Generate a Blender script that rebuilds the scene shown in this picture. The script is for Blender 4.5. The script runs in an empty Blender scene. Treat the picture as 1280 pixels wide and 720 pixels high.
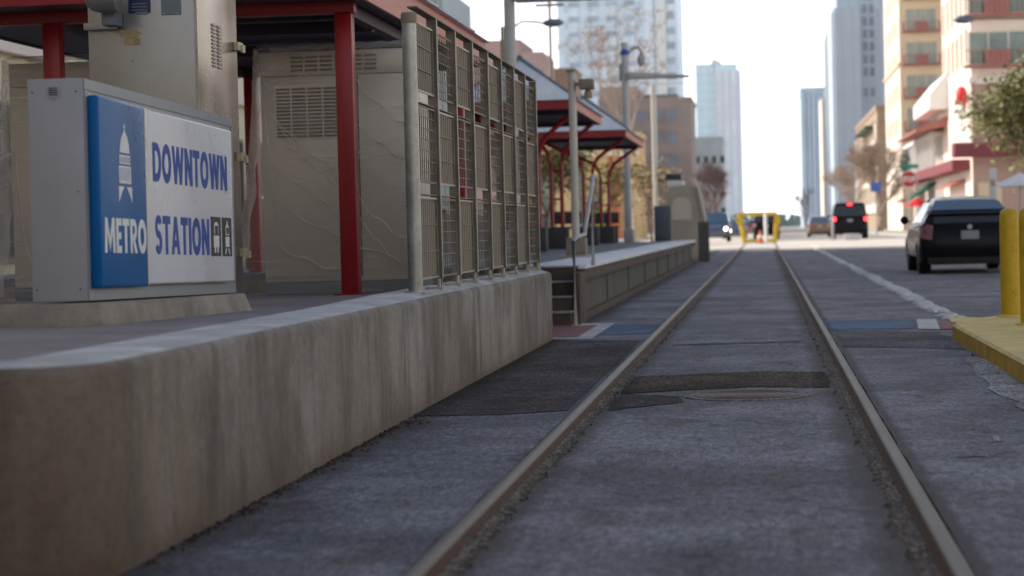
import bpy, bmesh, math, random
from mathutils import Vector, Matrix
R = math.radians
rnd = random.Random(7)
scene = bpy.context.scene
COL = scene.collection

# ------------------------------------------------------------------ camera
F = 2667.0; H = 0.955; TH = 0.025
_n = math.hypot(1, TH); _c, _s = 1/_n, TH/_n
_xv, _yv = (316+TH*79)/_n, (-79+TH*316)/_n
_yaw = math.atan2(_xv, math.hypot(F, _yv)); _pit = -math.atan2(-_yv, F)
FW = Vector((-math.sin(_yaw)*math.cos(_pit), math.cos(_yaw)*math.cos(_pit), math.sin(_pit)))
RT = FW.cross(Vector((0, 0, 1))).normalized(); UP = RT.cross(FW)
def at(px, py, Y):
    """point of the place seen at a photo pixel, at distance Y down the street"""
    x, y = px-640, py-360
    x, y = _c*x-_s*y, _s*x+_c*y
    d = FW*F+RT*x-UP*y
    t = Y/d.y
    return Vector((d.x*t, Y, H+d.z*t))
cam_d = bpy.data.cameras.new('camera'); cam = bpy.data.objects.new('camera', cam_d); COL.objects.link(cam)
cx = RT*_c-UP*_s; cy = RT*_s+UP*_c; cz = -FW
cam.matrix_world = Matrix(((cx.x, cy.x, cz.x, 0), (cx.y, cy.y, cz.y, 0), (cx.z, cy.z, cz.z, H), (0, 0, 0, 1)))
cam_d.sensor_width = 24; cam_d.lens = 24*F/1280; cam_d.clip_end = 6000; cam_d.clip_start = .1
cam_d.dof.use_dof = True; cam_d.dof.focus_distance = 12.5; cam_d.dof.aperture_fstop = 2.0
scene.camera = cam

# ------------------------------------------------------------------ materials
def nt_new(name):
    m = bpy.data.materials.new(name); m.use_nodes = True
    nt = m.node_tree; return m, nt, nt.nodes['Principled BSDF']
def nd(nt, t, **k):
    n = nt.nodes.new(t)
    for a, b in k.items():
        if a in n.inputs.keys(): n.inputs[a].default_value = b
        else: setattr(n, a, b)
    return n
def noise(nt, scale, vec, detail=6, rough=.6):
    n = nd(nt, 'ShaderNodeTexNoise'); n.inputs['Scale'].default_value = scale
    n.inputs['Detail'].default_value = detail; n.inputs['Roughness'].default_value = rough
    nt.links.new(vec, n.inputs['Vector']); return n.outputs['Fac']
def ramp(nt, fac, a, b, c0=(0, 0, 0, 1), c1=(1, 1, 1, 1)):
    r = nd(nt, 'ShaderNodeValToRGB'); e = r.color_ramp.elements
    e[0].position = a; e[1].position = b; e[0].color = c0; e[1].color = c1
    nt.links.new(fac, r.inputs['Fac']); return r.outputs['Color']
def mix(nt, fac, a, b, mode='MIX'):
    m = nd(nt, 'ShaderNodeMix', data_type='RGBA', blend_type=mode)
    for v, s in ((fac, 0), (a, 6), (b, 7)):
        if hasattr(v, 'is_linked'): nt.links.new(v, m.inputs[s])
        elif s == 0: m.inputs[0].default_value = v
        else: m.inputs[s].default_value = (*v, 1) if len(v) == 3 else v
    return m.outputs[2]
def coords(nt, kind='pos', scale=(1, 1, 1), rot=(0, 0, 0)):
    if kind == 'pos': src = nd(nt, 'ShaderNodeNewGeometry').outputs['Position']
    else: src = nd(nt, 'ShaderNodeTexCoord').outputs['Object']
    mp = nd(nt, 'ShaderNodeMapping'); mp.inputs['Scale'].default_value = scale; mp.inputs['Rotation'].default_value = rot
    nt.links.new(src, mp.inputs['Vector']); return mp.outputs['Vector']
def bumpn(nt, b, h, strength, dist=.01):
    n = nd(nt, 'ShaderNodeBump'); n.inputs['Strength'].default_value = strength; n.inputs['Distance'].default_value = dist
    nt.links.new(h, n.inputs['Height']); nt.links.new(n.outputs['Normal'], b.inputs['Normal'])
def M(name, col, rough=.6, metal=0, var=.2, scale=2, fine=40, bump=.1, bd=.004, kind='pos', stretch=(1, 1, 1), spec=.5, emit=None, es=1, coat=0, rvar=.12):
    m, nt, b = nt_new(name); v = coords(nt, kind, stretch)
    a = noise(nt, scale, v); f = noise(nt, fine, v, 4)
    lo = tuple(max(0, c*(1-var)) for c in col); hi = tuple(min(1, c*(1+var)) for c in col)
    c = ramp(nt, a, .3, .7, (*lo, 1), (*hi, 1))
    c2 = ramp(nt, f, .3, .7, (1-var*.5,)*3+(1,), (1, 1, 1, 1))
    nt.links.new(mix(nt, 1, c, c2, 'MULTIPLY'), b.inputs['Base Color'])
    rr = nd(nt, 'ShaderNodeMapRange'); rr.inputs['To Min'].default_value = max(.02, rough-rvar); rr.inputs['To Max'].default_value = min(1, rough+rvar)
    nt.links.new(a, rr.inputs['Value']); nt.links.new(rr.outputs[0], b.inputs['Roughness'])
    b.inputs['Metallic'].default_value = metal; b.inputs['Specular IOR Level'].default_value = spec; b.inputs['Coat Weight'].default_value = coat
    if bump: bumpn(nt, b, f, bump, bd)
    if emit: b.inputs['Emission Color'].default_value = (*emit, 1); b.inputs['Emission Strength'].default_value = es
    return m

def asphalt(name, base, warm=(.11, .07, .07), warmamt=.5, speck=.5, light=1.3, rough=.8, sp=.22):
    m, nt, b = nt_new(name); v = coords(nt)
    def sc(k): return tuple(x*k for x in base)
    big = noise(nt, .7, v, 8, .65)
    c = mix(nt, ramp(nt, big, .40, .60), sc(.66), sc(light))
    # worn patches, drawn out along the street so that they still read at a grazing view
    p1 = noise(nt, 2.6, coords(nt, 'pos', (1, .45, 1)), 10, .72)
    c = mix(nt, ramp(nt, p1, .50, .66, (0, 0, 0, 1), (warmamt,)*3+(1,)), c, warm)
    p2 = noise(nt, 5.5, coords(nt, 'pos', (1, .4, 1)), 10, .75)
    c = mix(nt, ramp(nt, p2, .55, .66, (0, 0, 0, 1), (.75,)*3+(1,)), c, sc(.42))
    p3 = noise(nt, 4.1, coords(nt, 'pos', (1, .5, 1), (0, 0, 1)), 10, .75)
    c = mix(nt, ramp(nt, p3, .58, .70, (0, 0, 0, 1), (.6,)*3+(1,)), c, sc(1.75))
    st = noise(nt, 6, coords(nt, 'pos', (.5, 1.6, 1)), 9, .8)
    c = mix(nt, ramp(nt, st, .60, .66, (0, 0, 0, 1), (.7,)*3+(1,)), c, tuple(x*.5 for x in warm))
    f1 = noise(nt, 34, coords(nt, 'pos', (1, .3, 1)), 6, .85)
    c = mix(nt, ramp(nt, f1, .36, .64), mix(nt, 1, c, (1-speck*.62,)*3, 'MULTIPLY'), mix(nt, 1, c, (1+speck*.62,)*3, 'MULTIPLY'))
    f2 = noise(nt, 120, coords(nt, 'pos', (1, .25, 1)), 3, .8)
    c = mix(nt, ramp(nt, f2, .38, .62), mix(nt, 1, c, (1-speck*.42,)*3, 'MULTIPLY'), mix(nt, 1, c, (1+speck*.42,)*3, 'MULTIPLY'))
    grit = noise(nt, 75, coords(nt, 'pos', (1, .4, 1), (0, 0, .5)), 2, .6)
    c = mix(nt, ramp(nt, grit, .69, .73, (0, 0, 0, 1), (.75,)*3+(1,)), c, (.50, .47, .44))
    c = mix(nt, ramp(nt, grit, .27, .31, (.8,)*3+(1,), (0, 0, 0, 1)), c, sc(.25))
    vo = nd(nt, 'ShaderNodeTexVoronoi', feature='DISTANCE_TO_EDGE'); vo.inputs['Scale'].default_value = .55
    wv = nd(nt, 'ShaderNodeVectorMath', operation='ADD'); nt.links.new(coords(nt, 'pos', (1, .7, 1)), wv.inputs[0])
    nw = nd(nt, 'ShaderNodeTexNoise'); nw.inputs['Scale'].default_value = 2.2; nw.inputs['Detail'].default_value = 6; nt.links.new(v, nw.inputs['Vector'])
    ws = nd(nt, 'ShaderNodeVectorMath', operation='SCALE'); ws.inputs['Scale'].default_value = .55; nt.links.new(nw.outputs['Color'], ws.inputs[0]); nt.links.new(ws.outputs[0], wv.inputs[1])
    nt.links.new(wv.outputs[0], vo.inputs['Vector'])
    ck = ramp(nt, vo.outputs['Distance'], .0, .011, (.85, .85, .85, 1), (0, 0, 0, 1))
    ckm = mix(nt, 1, ck, ramp(nt, p1, .45, .52), 'MULTIPLY')
    c = mix(nt, ckm, c, sc(.28))
    # grime gathered along the rails and the wall foot
    sp_ = nd(nt, 'ShaderNodeSeparateXYZ'); nt.links.new(nd(nt, 'ShaderNodeNewGeometry').outputs['Position'], sp_.inputs[0])
    wn_ = noise(nt, 3.2, coords(nt, 'pos', (1.5, .8, 1)), 8, .75)
    for x0, wd in ((-1.86, .42), (-.87, .20), (.375, .24), (.56, .10)):
        a_ = nd(nt, 'ShaderNodeMath', operation='SUBTRACT'); nt.links.new(sp_.outputs['X'], a_.inputs[0]); a_.inputs[1].default_value = x0
        b_ = nd(nt, 'ShaderNodeMath', operation='ABSOLUTE'); nt.links.new(a_.outputs[0], b_.inputs[0])
        d_ = nd(nt, 'ShaderNodeMath', operation='DIVIDE'); nt.links.new(b_.outputs[0], d_.inputs[0]); d_.inputs[1].default_value = wd
        e_ = nd(nt, 'ShaderNodeMath', operation='ADD'); nt.links.new(d_.outputs[0], e_.inputs[0]); nt.links.new(wn_, e_.inputs[1])
        c = mix(nt, ramp(nt, e_.outputs[0], .62, 1.15, (.78,)*3+(1,), (0, 0, 0, 1)), c, tuple(x*.52 for x in warm))
    nt.links.new(c, b.inputs['Base Color'])
    b.inputs['Roughness'].default_value = rough; b.inputs['Specular IOR Level'].default_value = sp
    bumpn(nt, b, mix(nt, .5, f1, f2), .5, .012)
    return m

def concrete_wall(name):
    m, nt, b = nt_new(name)
    v = coords(nt); vs = coords(nt, 'pos', (3, 3, .35))
    big = noise(nt, .9, v, 6, .6); st = noise(nt, 1.9, coords(nt, 'pos', (3, 2.2, .55)), 9, .66); fin = noise(nt, 28, v, 6, .7)
    c = mix(nt, ramp(nt, big, .36, .66), (.29, .25, .215), (.49, .455, .42))
    c = mix(nt, ramp(nt, st, .46, .66, (0, 0, 0, 1), (.8,)*3+(1,)), c, (.15, .135, .12))
    bl = noise(nt, 1.05, coords(nt, 'pos', (1.2, .8, 1)), 7, .62)
    c = mix(nt, ramp(nt, bl, .50, .64, (0, 0, 0, 1), (.75,)*3+(1,)), c, (.15, .135, .12))
    bl2 = noise(nt, 2.1, coords(nt, 'pos', (1.2, .9, .8), (.4, 0, 0)), 8, .65)
    c = mix(nt, ramp(nt, bl2, .56, .68, (0, 0, 0, 1), (.6,)*3+(1,)), c, (.46, .43, .40))
    pit = noise(nt, 60, v, 2, .5)
    c = mix(nt, ramp(nt, pit, .26, .31, (.8,)*3+(1,), (0, 0, 0, 1)), c, (.07, .06, .055))
    st2 = noise(nt, 4.5, coords(nt, 'pos', (3, 3, .22)), 6, .6)
    c = mix(nt, ramp(nt, st2, .55, .7, (0, 0, 0, 1), (.35,)*3+(1,)), c, (.42, .39, .36))
    st3 = noise(nt, .8, coords(nt, 'pos', (2, 1.6, .8)), 4, .5)
    c = mix(nt, ramp(nt, st3, .5, .72, (0, 0, 0, 1), (.55,)*3+(1,)), c, (.25, .18, .115))
    # dirt near the foot, clean lip near the top
    sep = nd(nt, 'ShaderNodeSeparateXYZ'); nt.links.new(nd(nt, 'ShaderNodeNewGeometry').outputs['Position'], sep.inputs[0])
    wob = nd(nt, 'ShaderNodeMath', operation='ADD'); nt.links.new(sep.outputs['Z'], wob.inputs[0])
    wm = nd(nt, 'ShaderNodeMath', operation='MULTIPLY'); nt.links.new(noise(nt, 5, v, 5), wm.inputs[0]); wm.inputs[1].default_value = .1
    nt.links.new(wm.outputs[0], wob.inputs[1])
    c = mix(nt, ramp(nt, wob.outputs[0], .05, .13, (.75,)*3+(1,), (0, 0, 0, 1)), c, (.26, .2, .15))
    c = mix(nt, ramp(nt, wob.outputs[0], .07, .30, (.0,)*3+(1,), (.55,)*3+(1,)), mix(nt, 1, c, (.72, .68, .66), 'MULTIPLY'), c)
    c = mix(nt, ramp(nt, wob.outputs[0], .648, .675, (0,)*3+(1,), (.85,)*3+(1,)), c, (.42, .39, .36))
    ys_ = nd(nt, 'ShaderNodeMath', operation='MULTIPLY_ADD'); nt.links.new(noise(nt, 1.2, coords(nt, 'pos', (1.5, 1.5, .6)), 8, .65), ys_.inputs[0]); ys_.inputs[1].default_value = 5.5; ys_.inputs[2].default_value = -2.3
    ya_ = nd(nt, 'ShaderNodeMath', operation='ADD'); nt.links.new(sep.outputs['Y'], ya_.inputs[0]); nt.links.new(ys_.outputs[0], ya_.inputs[1])
    yr = nd(nt, 'ShaderNodeMapRange'); yr.inputs['From Min'].default_value = 5.9; yr.inputs['From Max'].default_value = 9.2; nt.links.new(ya_.outputs[0], yr.inputs['Value'])
    c = mix(nt, yr.outputs[0], mix(nt, 1, c, (.70, .63, .56), 'MULTIPLY'), c)
    c = mix(nt, ramp(nt, fin, .3, .7), mix(nt, 1, c, (.70,)*3, 'MULTIPLY'), c)
    nt.links.new(c, b.inputs['Base Color']); b.inputs['Roughness'].default_value = .88
    bumpn(nt, b, fin, .5, .01)
    return m

def pavers(name):
    m, nt, b = nt_new(name); v = coords(nt)
    br = nd(nt, 'ShaderNodeTexBrick'); nt.links.new(coords(nt, 'pos', (1, 1, 1), (0, 0, R(90))), br.inputs['Vector'])
    br.inputs['Scale'].default_value = 5; br.inputs['Color1'].default_value = (.33, .285, .28, 1); br.inputs['Color2'].default_value = (.28, .245, .245, 1)
    br.inputs['Mortar'].default_value = (.18, .16, .16, 1); br.inputs['Mortar Size'].default_value = .012
    n1 = noise(nt, 2.2, v, 6); c = mix(nt, 1, br.outputs['Color'], ramp(nt, n1, .3, .7, (.75, .73, .74, 1), (1.15, 1.12, 1.1, 1)), 'MULTIPLY')
    nt.links.new(c, b.inputs['Base Color']); b.inputs['Roughness'].default_value = .8
    bumpn(nt, b, mix(nt, .6, br.outputs['Fac'], noise(nt, 40, v)), -.4, .006)
    return m

def stainless(name, col=(.46, .45, .43), rough=.33, stretch=(40, 40, .6), warm=None):
    m, nt, b = nt_new(name)
    g = noise(nt, 6, coords(nt, 'pos', stretch), 4); big = noise(nt, 1.7, coords(nt), 6)
    c = mix(nt, ramp(nt, big, .3, .7), tuple(x*.8 for x in col), tuple(x*1.12 for x in col))
    c = mix(nt, ramp(nt, g, .35, .65, (.0,)*3+(1,), (.5,)*3+(1,)), c, tuple(x*.86 for x in col))
    nt.links.new(c, b.inputs['Base Color']); b.inputs['Metallic'].default_value = .85
    rr = nd(nt, 'ShaderNodeMapRange'); rr.inputs['To Min'].default_value = rough-.08; rr.inputs['To Max'].default_value = rough+.14
    nt.links.new(big, rr.inputs['Value']); nt.links.new(rr.outputs[0], b.inputs['Roughness'])
    bumpn(nt, b, g, .08, .002)
    return m

def plastic_film(name):
    m, nt, b = nt_new(name); out = nt.nodes['Material Output']
    def crease_glint(scale, rot, st, lo=.012):
        n = noise(nt, scale, coords(nt, 'pos', st, (0, rot, 0)), 2.5, .5)
        a = nd(nt, 'ShaderNodeMath', operation='SUBTRACT'); nt.links.new(n, a.inputs[0]); a.inputs[1].default_value = .5
        ab = nd(nt, 'ShaderNodeMath', operation='ABSOLUTE'); nt.links.new(a.outputs[0], ab.inputs[0])
        return ramp(nt, ab.outputs[0], 0, lo, (1, 1, 1, 1), (0, 0, 0, 1))
    c1 = crease_glint(2.2, R(-35), (.35, 1, 3.2)); c2 = crease_glint(4.5, R(-18), (.4, 1, 2.8), .02); c3 = crease_glint(3, R(-62), (.3, 1, 3), .014)
    s1 = mix(nt, .5, c1, c3, 'ADD')
    sel = noise(nt, 1.4, coords(nt), 3); s1 = mix(nt, 1, s1, ramp(nt, sel, .42, .6), 'MULTIPLY')
    b.inputs['Base Color'].default_value = (.92, .88, .82, 1); b.inputs['Roughness'].default_value = .3; b.inputs['Specular IOR Level'].default_value = .7
    bumpn(nt, b, noise(nt, 3, coords(nt), 3), .15, .02)
    tr = nd(nt, 'ShaderNodeBsdfTransparent'); tr.inputs['Color'].default_value = (.95, .94, .93, 1)
    ms = nd(nt, 'ShaderNodeMixShader')
    lw = nd(nt, 'ShaderNodeLayerWeight'); lw.inputs['Blend'].default_value = .3
    mu = nd(nt, 'ShaderNodeMath', operation='MULTIPLY'); nt.links.new(lw.outputs['Facing'], mu.inputs[0]); mu.inputs[1].default_value = .5
    f = ramp(nt, s1, 0, 1, (.09,)*3+(1,), (.45,)*3+(1,))  # paler lines paint the sky's glint along the film folds
    ad = nd(nt, 'ShaderNodeMath', operation='ADD', use_clamp=True); nt.links.new(f, ad.inputs[0]); nt.links.new(mu.outputs[0], ad.inputs[1])
    nt.links.new(ad.outputs[0], ms.inputs[0])
    nt.links.new(tr.outputs[0], ms.inputs[1]); nt.links.new(b.outputs[0], ms.inputs[2]); nt.links.new(ms.outputs[0], out.inputs['Surface'])
    return m

def grid_facade(name, wall, glass, sx, sz, wx, wz, rough=.5, sy=None):
    """tower skin: courses and bays as fine joints on the wall itself"""
    m, nt, b = nt_new(name)
    geo = nd(nt, 'ShaderNodeNewGeometry'); sep = nd(nt, 'ShaderNodeSeparateXYZ'); nt.links.new(geo.outputs['Position'], sep.inputs[0])
    def band(o, step, w, add=None):
        a = o
        if add is not None:
            s = nd(nt, 'ShaderNodeMath', operation='ADD'); nt.links.new(o, s.inputs[0]); nt.links.new(add, s.inputs[1]); a = s.outputs[0]
        d = nd(nt, 'ShaderNodeMath', operation='DIVIDE'); nt.links.new(a, d.inputs[0]); d.inputs[1].default_value = step
        f = nd(nt, 'ShaderNodeMath', operation='FRACT'); nt.links.new(d.outputs[0], f.inputs[0])
        l = nd(nt, 'ShaderNodeMath', operation='LESS_THAN'); nt.links.new(f.outputs[0], l.inputs[0]); l.inputs[1].default_value = w
        return l.outputs[0]
    h = band(sep.outputs['X'], sx, wx, sep.outputs['Y']); v = band(sep.outputs['Z'], sz, wz)
    mu = nd(nt, 'ShaderNodeMath', operation='MULTIPLY'); nt.links.new(h, mu.inputs[0]); nt.links.new(v, mu.inputs[1])
    n1 = noise(nt, .08, coords(nt), 3); wl = mix(nt, ramp(nt, n1, .3, .7), tuple(x*.88 for x in wall), tuple(min(1, x*1.1) for x in wall))
    nt.links.new(mix(nt, mu.outputs[0], wl, glass), b.inputs['Base Color']); b.inputs['Roughness'].default_value = rough
    return m

MAT = dict(
    asphalt=asphalt('road_asphalt', (.192, .188, .212), (.120, .092, .090), .9, .9),
    asphalt_dark=asphalt('dark_asphalt', (.088, .077, .080), (.055, .040, .037), .8, 1.0, 1.4, .92, .12),
    patch=asphalt('brown_patch', (.092, .072, .056), (.055, .038, .028), .7, 1.3, 1.35, .95, .08),
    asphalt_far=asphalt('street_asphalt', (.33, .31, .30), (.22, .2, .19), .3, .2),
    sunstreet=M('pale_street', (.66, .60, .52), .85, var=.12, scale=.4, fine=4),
    asphalt_mid=asphalt('worn_asphalt_band', (.125, .118, .130), (.075, .055, .055), .8, .9, 1.3, .85, .15),
    palegravel=asphalt('pale_gravel_spill', (.34, .32, .31), (.15, .13, .12), .8, 1.1, 1.2),
    gravelbed=asphalt('gravel_bed', (.17, .14, .115), (.085, .055, .04), .8, 1.1, 1.4),
    pebble=M('pebble', (.30, .255, .21), .9, var=.6, scale=20, fine=80),
    wall=concrete_wall('stained_concrete'),
    curb=M('pale_concrete', (.60, .585, .57), .85, var=.3, scale=3, fine=45, bump=.3, bd=.008),
    plinth=M('worn_plinth', (.34, .29, .245), .88, var=.38, scale=2.6, fine=30, bump=.5, bd=.01),
    pave=pavers('stamped_pavers'),
    sidewalk=M('sidewalk_concrete', (.42, .40, .36), .85, var=.15, scale=.6, fine=14),
    rail=M('worn_steel', (.125, .10, .074), .55, .25, var=.3, scale=3, fine=60, bump=.05, stretch=(6, .4, 1)),
    railrust=M('rusty_steel', (.085, .036, .018), .85, .2, var=.5, scale=14, fine=90, bump=.5),
    steel=stainless('brushed_stainless', (.36, .355, .335)),
    steel_dark=stainless('brushed_stainless_side', (.42, .39, .35), .22, (.4, .4, 26)),
    tvm=M('machine_stainless', (.60, .555, .48), .4, .3, var=.08, scale=1.5, fine=30, bump=.03),
    galv=M('galvanised_steel', (.40, .385, .355), .42, .6, var=.22, scale=7, fine=50),
    galvdark=M('weathered_bar', (.25, .215, .17), .65, .25, var=.3, scale=9, fine=60),
    meshback=M('expanded_metal', (.30, .255, .20), .8, .1, var=.25, scale=16, fine=90, bump=.4, stretch=(1, 5, .5)),
    postmetal=M('galvanised_tube', (.34, .345, .34), .34, .85, var=.25, scale=5, fine=40),
    pole=M('grey_pole_paint', (.50, .50, .50), .5, .05, var=.1, scale=3),
    polebeige=M('pale_pole', (.55, .52, .46), .5, .2, var=.1, scale=2),
    signgrey=M('grey_sign_paint', (.36, .36, .385), .5, .1, var=.05, scale=4, fine=80, bump=.03),
    signside=M('grey_sign_frame', (.26, .29, .33), .45, .2, var=.06, scale=4, fine=80, bump=.03),
    blue=M('blue_acrylic', (.003, .115, .35), .3, var=.08, scale=2.5, fine=30, bump=0, spec=.14),
    white=M('white_acrylic', (.66, .68, .74), .3, var=.05, scale=2.5, fine=30, bump=0, spec=.2),
    edge=M('acrylic_edge', (.74, .70, .66), .3, var=.04),
    ltblue=M('lettering_blue', (.012, .07, .36), .6, var=.12, scale=14, bump=0),
    ltwhite=M('lettering_white', (.74, .78, .80), .4, var=.08, scale=10, bump=0),
    black=M('flat_black', (.02, .018, .022), .5, var=.2),
    red=M('red_paint', (.30, .006, .010), .36, var=.14, scale=2.5, fine=30, bump=.04, spec=.5),
    redfascia=M('red_paint_sun_sheen', (.55, .16, .12), .4, var=.12, scale=2, fine=30, bump=.03),  # salmon tone paints the reflected sunlit street onto the red fascia
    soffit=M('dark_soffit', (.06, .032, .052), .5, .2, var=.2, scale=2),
    roof=M('metal_roof', (.80, .83, .87), .6, .0, var=.12, scale=1.5, fine=10, bump=.03),
    roofdark=M('roof_flashing', (.12, .19, .25), .5, .2),
    film=plastic_film('clear_wrap'), fold=M('film_crease_glint', (.85, .76, .62), .3, var=.1, bump=0, spec=.6),  # pale ribbon tone stands for sky glint along the folds
    scuff=M('scuffed_primer', (.26, .17, .05), .8, var=.3, scale=20),
    yellow=M('yellow_paint', (.62, .40, .015), .5, var=.22, scale=5, fine=24, bump=.3),
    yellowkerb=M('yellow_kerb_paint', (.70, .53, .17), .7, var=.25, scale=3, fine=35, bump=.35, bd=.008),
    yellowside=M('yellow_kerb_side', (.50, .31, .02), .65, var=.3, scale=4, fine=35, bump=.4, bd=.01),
    strip=M('chipped_white_paint', (.62, .61, .60), .8, var=.45, scale=9, fine=50, bump=.6, bd=.01),
    bluepaint=asphalt('faded_blue_paint', (.085, .14, .23), (.09, .11, .16), .5, .4, 1.2),
    brickred=M('brick_red_pavement', (.30, .11, .11), .85, var=.25, scale=8, fine=40, bump=.3),
    carblack=M('black_car_paint', (.012, .011, .014), .2, var=.15, scale=1, bump=0, spec=.1, coat=.03, rvar=.04),
    carred=M('red_car_paint', (.25, .02, .03), .25, var=.1, bump=0, coat=1),
    carorange=M('orange_car_paint', (.18, .10, .06), .3, var=.1, bump=0, coat=1),
    carsilver=M('silver_car_paint', (.45, .47, .50), .3, .5, var=.05, bump=0, coat=1),
    carblue=M('blue_car_paint', (.05, .065, .10), .3, .2, var=.05, bump=0, coat=1),
    carglass=M('car_glass', (.05, .09, .14), .06, var=.1, bump=0, spec=.8, rvar=.02),
    tyre=M('tyre_rubber', (.018, .018, .018), .85, var=.2),
    trim=M('black_trim', (.02, .02, .022), .5, var=.1),
    tail=M('tail_lamp', (.34, .16, .18), .15, var=.3, scale=9, bump=0),
    tailon=M('lit_tail_lamp', (.6, .02, .02), .3, emit=(1, .04, .05), es=5),
    headon=M('lit_headlamp', (.9, .9, .8), .3, emit=(1, .9, .65), es=16),
    headoff=M('headlamp', (.5, .5, .5), .1),
    plate=M('licence_plate', (.30, .31, .33), .5, var=.1),
    window=M('window_glass', (.16, .21, .20), .12, var=.4, scale=.7, bump=0, spec=.8),
    windowgreen=M('green_window_glass', (.14, .20, .15), .12, var=.5, scale=.8, bump=0, spec=.8),
    curtain=M('window_curtain', (.38, .42, .36), .5, var=.3, scale=2, stretch=(3, 3, .3), bump=0),
    hazewin=M('hazy_window', (.42, .50, .56), .4, var=.25, scale=.3, bump=0), slatewin=M('hazy_slate_window', (.23, .27, .33), .4, var=.3, scale=.3, bump=0), wdark=M('dark_window', (.045, .055, .07), .3, var=.4, scale=.5, bump=0, spec=.3),  # hazy and slate panes lightened to paint in distance haze
    tan=M('tan_stucco', (.74, .58, .40), .85, var=.08, scale=.5, fine=6),
    cream=M('cream_stucco', (.80, .69, .60), .85, var=.07, scale=.5, fine=6),
    pinkish=M('pink_stone', (.50, .34, .28), .85, var=.12, scale=.7, fine=6),
    brick=M('tan_brick', (.36, .25, .18), .85, var=.15, scale=1, fine=9),
    palebrick=M('warm_brick', (.40, .30, .215), .85, var=.15, scale=.6, fine=6),
    maroon=M('maroon_canvas', (.20, .045, .055), .7, var=.12, scale=2),
    terracotta=M('terracotta_panel', (.38, .15, .12), .7, var=.12, scale=2),
    purplebrick=M('mauve_brick', (.36, .30, .27), .85, var=.15, scale=.3, fine=3),
    greybeige=M('grey_limestone', (.62, .61, .58), .85, var=.1, scale=.3, fine=3),
    yellowwall=M('ochre_plaster', (.66, .48, .24), .85, var=.2, scale=.8, fine=4),
    orangewall=M('orange_plaster', (.62, .20, .09), .85, var=.15, scale=.8, fine=4),
    pinkwall=M('dusky_pink_brick', (.42, .29, .27), .85, var=.1, scale=.4, fine=4),
    beigepanel=M('beige_precast', (.72, .63, .46), .85, var=.1, scale=.6, fine=5),
    greensteel=M('grey_green_cladding', (.25, .30, .29), .5, .2, var=.1, scale=.6),
    platdark=M('dark_platform_paving', (.10, .12, .155), .7, var=.2, scale=1.5, fine=14),
    platedge=M('white_tactile_edging', (.80, .81, .84), .7, var=.12, scale=2, fine=30, bump=.3),
    platside=M('platform_panel', (.105, .105, .095), .8, var=.3, scale=1.6, fine=14, stretch=(1, 1, .5)),
    platrub=M('rubber_fender', (.10, .075, .065), .8, var=.3, scale=3, fine=20),
    stepbrown=M('step_riser', (.105, .075, .055), .85, var=.25, scale=6),
    stepedge=M('step_nosing', (.32, .31, .30), .7, var=.15, scale=6),
    railing=M('dark_railing', (.11, .115, .125), .6, .3, var=.2),
    planter=M('charcoal_plinth', (.045, .045, .052), .7, var=.2),
    bark=M('bark', (.17, .12, .085), .9, var=.35, scale=5, fine=20, stretch=(1, 1, .3)),
    twig=M('bare_twigs', (.42, .32, .25), .9, var=.3, scale=2),
    twigdark=M('dark_bare_twigs', (.20, .15, .15), .9, var=.3, scale=2),
    leafgreen=M('oak_leaves', (.25, .25, .095), .6, var=.5, scale=1.1, fine=6, bump=0),
    leafbrown=M('autumn_leaves', (.36, .27, .17), .7, var=.5, scale=1.1, fine=6, bump=0),
    leafyellow=M('yellow_green_leaves', (.27, .24, .06), .7, var=.5, scale=1.1, fine=6, bump=0),
    shrub=M('dark_green_leaves', (.04, .085, .04), .7, var=.4, scale=2, bump=0),
    fartree=M('hazy_trees', (.22, .30, .27), .9, var=.2, scale=.05),
    signred=M('stop_red', (.42, .02, .03), .4, var=.05, bump=0),
    signgreen=M('street_sign_green', (.01, .20, .13), .4, var=.05, bump=0),
    signwhite=M('sign_white', (.75, .75, .72), .5, var=.04, bump=0),
    signblue=M('sign_blue', (.05, .12, .42), .45, var=.05, bump=0),
    awgreen=M('green_canvas', (.01, .09, .05), .7, var=.1),
    brightred=M('bright_red', (.62, .02, .03), .5, var=.1),
    cone=M('traffic_orange', (.75, .13, .04), .5, var=.1),
    tape=M('yellowed_tape', (.46, .34, .17), .7, var=.4, scale=22, stretch=(1, 1, 5)),
    navy=M('navy_label', (.012, .02, .085), .35, var=.2, bump=0),
    greyplate=M('grey_plate', (.17, .20, .24), .5, .4, var=.08),
    brass=M('hinge_steel', (.55, .48, .33), .45, .4, var=.15, scale=30),
    hivis=M('hi_vis_fabric', (.50, .78, .03), .7, var=.1),
    navycloth=M('navy_cloth', (.02, .025, .07), .8, var=.2),
    skin=M('skin', (.42, .24, .17), .55, var=.08),
    hair=M('dark_hair', (.03, .02, .015), .6),
    manhole=M('manhole_iron', (.14, .09, .075), .65, .3, var=.35, scale=12, fine=60, bump=.5),
    beigepod=M('beige_pod_shell', (.42, .36, .29), .6, var=.12, scale=1.2),
    podpale=M('pale_pod_panel', (.60, .53, .42), .5, var=.08, scale=1.2),
)
MAT['tower_hotel'] = grid_facade('hotel_skin', (.72, .80, .86), (.55, .66, .74), 4.6, 3.2, .2, .5)  # tower skins from here on are paled, distance haze mixed into their colours
MAT['tower_glass'] = grid_facade('blue_glass_skin', (.56, .72, .77), (.62, .76, .80), 4, 4, .8, .7, .25)
MAT['tower_stripe'] = grid_facade('striped_tower_skin', (.74, .77, .80), (.62, .67, .71), 3.4, 3.6, .42, .94)
MAT['tower_grey'] = grid_facade('grey_stone_skin', (.44, .49, .53), (.38, .43, .48), 1.8, 1.8, .16, .9)
MAT['tower_blue'] = grid_facade('slate_blue_skin', (.46, .54, .62), (.52, .60, .67), 5, 3.6, .5, .9)

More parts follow.
